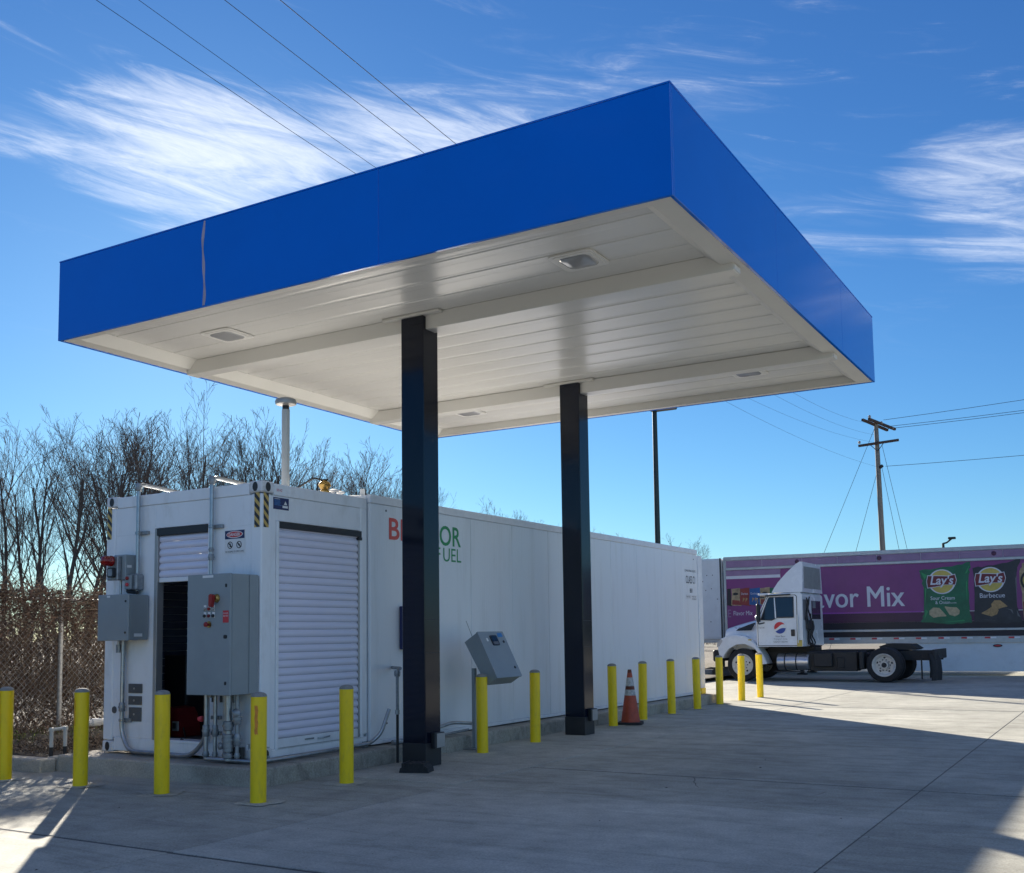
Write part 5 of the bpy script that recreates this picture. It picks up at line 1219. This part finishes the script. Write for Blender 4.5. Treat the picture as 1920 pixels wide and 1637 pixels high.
def strip(name, mk, up_, lo_, off):
    m = MB(); vs = []; fs = []
    for i, x in enumerate(xs):
        u_, l_ = up_(x), lo_(x); l_ = min(l_, u_)
        vs += [(-8.67+x, yl(1.5)-.014-off, 1.51+l_), (-8.67+x, yl(1.5)-.014-off, 1.51+u_)]
        if i: fs.append((2*i-2, 2*i, 2*i+1, 2*i-1))
    m.add(vs, fs); return m.build(name, MT[mk], e0)
strip('emblem_red', 'disc_red', cir, lambda x: max(-cir(x), min(cir(x), wave1(x))), .0055)
strip('emblem_blue', 'disc_blue', lambda x: max(-cir(x), min(cir(x), wave2(x))), lambda x: -cir(x), .0055)
yt = yl(1.2)-.0145
text('New Bern', MT['ink_grey'], dr_, (-8.80, yt, 1.245), UF, V, .27, .05, .003); text('Transport Corp.', MT['ink_grey'], dr_, (-8.86, yt, 1.165), UF, V, .40, .055, .003); text('USDOT1503941', MT['ink_grey'], dr_, (-8.86, yt, 1.095), UF, V, .40, .048, .003)
text('720138', MT['ink_grey'], dr_, (-9.285, yt, 1.50), UF, V, .17, .04, .003)
text('TRK 1380', MT['ink_grey'], tk, (-10.10, TC-.78, 1.50), (1, -.15, 0), V, .20, .045, .05)

# ------------------------------------------------------------------ long trailer with purple printed side
TRF = .92
ta = Vector((-12.74, 36.64, 0))*TRF; ta.z = 0
tl = thing('purple_trailer', 'long box trailer wrapped in purple print with snack bags, parked behind the white truck', 'trailer', ta, R(4.681), local=True)
def zz(z): return 1.453+(z-1.453)*TRF
def ss(s): return s*TRF
LEN = 16.1; HW = 2.55
def tb(name, mk, s0, s1, y0, y1, z0, z1, c=0, par=None):
    return MB().box(ss(s0), ss(s1), y0, y1, zz(z0), zz(z1), c).build(name, MT[mk], par or tl)
tb('body', 'trailer_white', 0.02, LEN/TRF, .012, HW, .98, 4.05)
tb('top_rail', 'trailer_rail', -.02, LEN/TRF, -.02, .010, 3.96, 4.10, .01)
tb('top_rail', 'trailer_rail', -.02, LEN/TRF, HW+.001, HW+.03, 3.96, 4.10, .01)
tb('roof', 'trailer_white', 0, LEN/TRF, .012, HW-.001, 4.052, 4.085)
tb('corner_post', 'trailer_rail', -.03, .06, -.012, .010, .98, 3.955, .006)
tb('front_wall', 'trailer_white', -.03, .018, .014, HW, .98, 4.05, .004)
ub = []
s = .075; k = 0
while s < LEN/TRF-.2:            # riveted panels of the upper band, each its own sheet
    e = min(s+1.30+.12*math.sin(k*2.1), LEN/TRF-.1)
    tb('upper_panel', 'mauve', s, e-.012, -.004, .010, 3.71, 3.955, .002); s = e; k += 1
for s in (2.6, 5.35, 8.9, 11.8, 14.5): MB().lathe([(.07, 0), (.055, .03), (.02, .04)], 12, (ss(s), -.0042, zz(3.84)), (0, -1, 0)).build('side_marker', MT['plum'], tl, smooth=40)
r1 = tb('cable_rail', 'trailer_rail', .06, LEN/TRF, -.030, .010, 3.615, 3.70, .008)
# print: flat sheets on the side, each a little proud of the one under it
tb('printed_panel', 'purple', .065, 2.0, -.006, .010, 1.37, 3.61)
tb('printed_panel', 'mauve', .065, 2.0, -.010, -.0065, 3.42, 3.60)
tb('white_stripe', 'wrap_white', .065, 2.0, -.0135, -.0105, 3.30, 3.41)
big = tb('printed_panel', 'purple', 2.01, LEN/TRF, -.006, .010, 2.0, 3.61)
tb('pink_line', 'pink', 2.01, 6.62, -.010, -.0065, 1.975, 2.02)
tb('lower_panel', 'plum', 2.01, LEN/TRF, -.006, .010, 1.66, 1.973)
tb('lower_panel', 'night', 2.01, LEN/TRF, -.0055, .010, 1.425, 1.657)
tb('rub_rail', 'trailer_rail', 2.01, LEN/TRF, -.035, .010, 1.345, 1.422, .008)
tb('skirt_band', 'night', .06, LEN/TRF, -.005, .010, 1.165, 1.343)
sr = tb('side_rail', 'trailer_rail', -.02, LEN/TRF, -.02, .010, .945, 1.162, .006)
s = 2.9; k = 0
while s < LEN/TRF-.5:
    tb('conspicuity_tape', 'label_red', s, s+.17, -.0235, -.0205, 1.085, 1.14, 0, sr); tb('conspicuity_tape', 'label_white', s+.172, s+.345, -.0235, -.0205, 1.085, 1.14, 0, sr); s += .70
sk = tb('aero_skirt', 'trailer_white', 6.25, 13.6, .02, .05, .02, .942, .006)
MB().prism(ell(0, 0, .13, .045, 16), lambda a, b_, q: (ss(8.87)+a, .02-q, zz(.85)+b_), .0005, .02).build('marker_lamp', MT['dark'], sk)
MB().prism(ell(0, 0, .09, .025, 16), lambda a, b_, q: (ss(8.87)+a, .0-q, zz(.85)+b_), .001, .008).build('marker_lens', MT['disc_red'], sk)
# landing gear, axles and wheels
for s_ in (.35, HW-.45): MB().box(2.3, 2.42, s_, s_+.12, .05, .95, .01).build('landing_leg', MT['chassis'], tl); MB().box(2.2, 2.52, s_-.05, s_+.17, .005, .05, .01).build('landing_foot', MT['chassis'], tl)
for x in (13.2, 14.5):
    for y in (.05, HW-.33): MB().lathe([(.1, 0), (.28, .02), (.44, .01), (.475, .05), (.475, .24), (.44, .28), (.1, .27)], 28, (x, y, .478), (0, 1, 0)).build('tyre', MT['tyre'], tl, smooth=40)
TU, TV = (1, 0, 0), (0, 0, 1)
def tp(s, z, off=0): return Vector((ss(s), -.0065-off, zz(z)))
def tdec(name, mk, par, pts, off, th=.0025):
    m = MB(); m.prism([(ss(a), zz(b_)) for a, b_ in pts], lambda a, b_, q: (a, -.0065-q, b_), off-th, off); return m.build(name, MT[mk], par)
text('Flavor Mix', MT['wrap_white'], big, tp(.30, 1.99), TU, TV, ss(.68), .155*TRF, .004)
text('E', MT['mauve'], big, tp(.10, 1.93), TU, TV, .10, .25, .004)
for dx, of in ((0, .004), (.022, .0048), (.011, .0044)): text('Flavor Mix', MT['wrap_white'], big, tp(2.60+dx, 2.185), TU, TV, ss(3.49), .70*TRF, of)
# bag pictures
def wob(pts, seed, amp=.03, n=5):
    r = random.Random(seed); o = []
    for i in range(len(pts)):
        a, b_ = pts[i], pts[(i+1) % len(pts)]
        for k in range(n): t_ = k/n; o.append((a[0]+(b_[0]-a[0])*t_+(r.uniform(-amp, amp) if k else 0), a[1]+(b_[1]-a[1])*t_+(r.uniform(-amp, amp) if k else 0)))
    return o
def badge(cx, cz, par):
    tdec('sun_disc', 'wrap_white', par, ell(cx, cz, .42, .41, 30), .0075)
    tdec('sun_disc', 'sunny', par, ell(cx, cz, .37, .375, 30), .010)
    P = [(-.44, -.19), (-.20, -.16), (.10, -.10), (.40, -.11), (.44, .04), (.40, .22), (.20, .17), (-.10, .19), (-.42, .20), (-.46, .02)]
    tdec('ribbon', 'wrap_white', par, [(cx+a*1.04, cz+b_*1.12) for a, b_ in P], .0125); tdec('ribbon', 'ribbon', par, [(cx+a, cz+b_) for a, b_ in P], .015)
    text("Lay's", MT['wrap_white'], par, tp(cx-.36, cz-.19), TU, (0, 0, 1), ss(.72), .40*TRF, .0175, shear=.22, bold=.02)
def chipp(cx, cz, w, h, rot, mk, par):
    P = [(-.5, 0), (-.35, .38), (-.02, .5), (.22, .30), (.5, .05), (.48, -.02), (.2, -.18), (-.15, -.46), (-.42, -.32)]
    c_, s_ = math.cos(rot), math.sin(rot); tdec('chip', mk, par, [(cx+a*w*c_-b_*h*s_, cz+a*w*s_+b_*h*c_) for a, b_ in P], .0105+.002*random.random())
gb = tdec('bag_print', 'bag_green', big, wob([(6.60, 3.36), (7.5, 3.46), (8.20, 3.60), (8.12, 3.18), (8.10, 2.1), (8.14, 1.60), (7.4, 1.56), (6.60, 1.64), (6.70, 1.95), (6.72, 2.8)], 1), .005)
for P in ([(6.70, 1.72), (6.82, 2.0), (6.75, 2.05)], [(8.0, 3.2), (8.17, 3.52), (8.08, 3.25)], [(6.66, 3.3), (6.85, 3.2), (6.76, 3.05)], [(8.03, 2.2), (8.06, 3.0), (8.02, 2.9)], [(7.2, 1.62), (7.95, 1.66), (7.9, 1.70)], [(6.74, 2.2), (6.80, 2.75), (6.76, 2.78)]): tdec('foil_glint', 'logo_green', gb, P, .0075)
badge(7.29, 2.97, gb); chipp(7.12, 1.92, .55, .38, -.35, 'chip', gb); chipp(7.56, 2.02, .50, .34, 2.6, 'chip', gb)
text('Sour Cream', MT['wrap_white'], gb, tp(6.92, 2.37), TU, TV, ss(.74), .12*TRF, .0085); text('& Onion', MT['wrap_white'], gb, tp(7.06, 2.23), TU, TV, ss(.45), .11*TRF, .0085); text('FLAVORED', MT['wrap_white'], gb, tp(7.53, 2.24), TU, TV, ss(.18), .035, .0085)
bb = tdec('bag_print', 'bag_black', big, wob([(8.24, 3.38), (9.0, 3.48), (9.66, 3.62), (9.54, 3.2), (9.50, 2.1), (9.62, 1.58), (8.9, 1.56), (8.20, 1.62), (8.24, 2.0)], 2), .005)
for P in ([(8.3, 1.72), (9.0, 1.64), (8.6, 1.69)], [(9.48, 2.0), (9.58, 1.75), (9.5, 1.8)], [(9.15, 2.05), (9.35, 2.0), (9.38, 1.85), (9.3, 1.99)], [(9.50, 2.2), (9.53, 3.1), (9.49, 3.0)]): tdec('foil_glint', 'ink_grey', bb, P, .0075)
badge(8.76, 2.99, bb); chipp(8.70, 1.95, .52, .32, 3.3, 'chip_bbq', bb); chipp(8.98, 2.15, .48, .34, -.2, 'chip_bbq', bb)
text('Barbecue', MT['wrap_white'], bb, tp(8.42, 2.40), TU, TV, ss(.74), .15*TRF, .0085)
cb_ = tdec('bag_print', 'bag_tan', big, wob([(9.62, 3.2), (9.75, 3.5), (11.0, 3.55), (11.0, 1.6), (9.68, 1.62)], 3), .0075)
tdec('label_ring', 'ink', cb_, ell(10.15, 2.92, .52, .42, 26), .010); tdec('label_ring', 'sunny', cb_, ell(10.15, 2.92, .45, .35, 26), .0125); tdec('label_band', 'bag_red', cb_, [(9.68, 1.63), (10.98, 1.62), (10.98, 2.3), (9.68, 2.25)], .010)
text('C', MT['ink'], cb_, tp(9.8, 2.68), TU, TV, .30, .42, .0145, bold=.05)
# row of little bags on the front sheet
for i, (s0, s1, mk) in enumerate(((.07, .22, 'night'), (.23, .56, 'bag_tan'), (.54, .90, 'bag_red'), (.88, 1.28, 'bag_blue'), (1.26, 1.62, 'bag_tan'), (1.60, 1.95, 'bag_green'))):
    q = tdec('bag_print', mk, big, wob([(s0, 2.36), (s0+.02, 2.94), (s1, 2.97), (s1+.03, 2.32)], 10+i, .015, 3), .004+.0025*i)
    o_ = .0065+.0025*i
    if mk in ('bag_red', 'bag_blue'):
        text('Doritos', MT['wrap_white'], q, tp(s0+.06, 2.72), TU, TV, ss(.24), .07, o_)
        for dx in (.10, .20): tdec('chip', 'chip_bbq', q, [(s0+dx, 2.46), (s0+dx+.09, 2.58), (s0+dx+.02, 2.62)], o_+.001)
    elif mk == 'bag_tan':
        tdec('label_band', 'bag_red', q, [(s0+.03, 2.38), (s1-.01, 2.36), (s1-.03, 2.52), (s0+.04, 2.55)], o_); tdec('label_ring', 'ink', q, ell((s0+s1)/2, 2.76, .10, .05, 14), o_)
# ------------------------------------------------------------------ white trailer nose beside it
wt_ = thing('white_trailer', 'plain white trailer nose between the long container and the purple trailer', 'trailer', (-13.1, 38, 0))
WX0, WX1, WY0 = -14.35, -11.80, 33.62
MB().box(WX0, WX1, WY0+.02, WY0+13, zz(1.12), zz(4.06), .03).build('body', MT['trailer_white'], wt_)
nf = MB().box(WX0+.03, WX1-.05, WY0, WY0+.018, zz(1.20), zz(4.0), .006).build('nose_panel', MT['trailer_white'], wt_)
MB().box(WX1-.048, WX1+.004, WY0-.006, WY0+.017, zz(1.1), zz(4.07), .004).build('corner_trim', MT['dark'], wt_)
MB().box(WX0, WX1, WY0-.004, WY0+.018, zz(1.02), zz(1.115), .004).build('lower_rail', MT['trailer_rail'], wt_)
for x, z in ((-12.1, 3.3), (-12.3, 3.3), (-12.45, 3.1), (-12.15, 2.85), (-12.35, 2.8), (-11.95, 2.5), (-12.2, 1.75)): MB().lathe([(.02, 0), (.015, .004)], 8, (x, WY0-.0005, z), (0, -1, 0)).build('rivet', MT['ink_grey'], nf)
for x in (WX0+.5, WX1-.7):
    MB().box(x, x+.14, WY0+1.6, WY0+1.74, .06, 1.1, .01).build('landing_leg', MT['chassis'], wt_); MB().box(x-.1, x+.24, WY0+1.5, WY0+1.84, .004, .06, .01).build('landing_foot', MT['chassis'], wt_)
    MB().tube([(x+.07, WY0+1.7, .35), (x+.07, WY0+2.9, 1.06)], .035, 6).build('landing_brace', MT['chassis'], wt_)
for y in (WY0+10.5, WY0+11.8):
    for x in (WX0+.05, WX1-.33): MB().lathe([(.1, 0), (.44, .01), (.475, .05), (.475, .24), (.44, .28), (.1, .27)], 24, (x, y, .478), (1, 0, 0)).build('tyre', MT['tyre'], wt_, smooth=40)
for i, (x0, x1, y0, z1, lab) in enumerate(((-12.9, -10.9, 28.2, .16, 'low concrete wheel stop by the white trailer, just left of the truck'), (-13.3, -11.0, 30.4, .30, 'taller concrete wheel stop behind the other one, left of the truck'))):
    o = MB(); o.prism([(-.16, .002), (.16, .002), (.13, z1*.8), (.08, z1), (-.08, z1), (-.13, z1*.8)], lambda a, b_, q: (q, y0+a, b_), x0, x1); tag(o.build('wheel_stop', MT['block']), lab, 'wheel stop', 'wheel stops by the trailers')
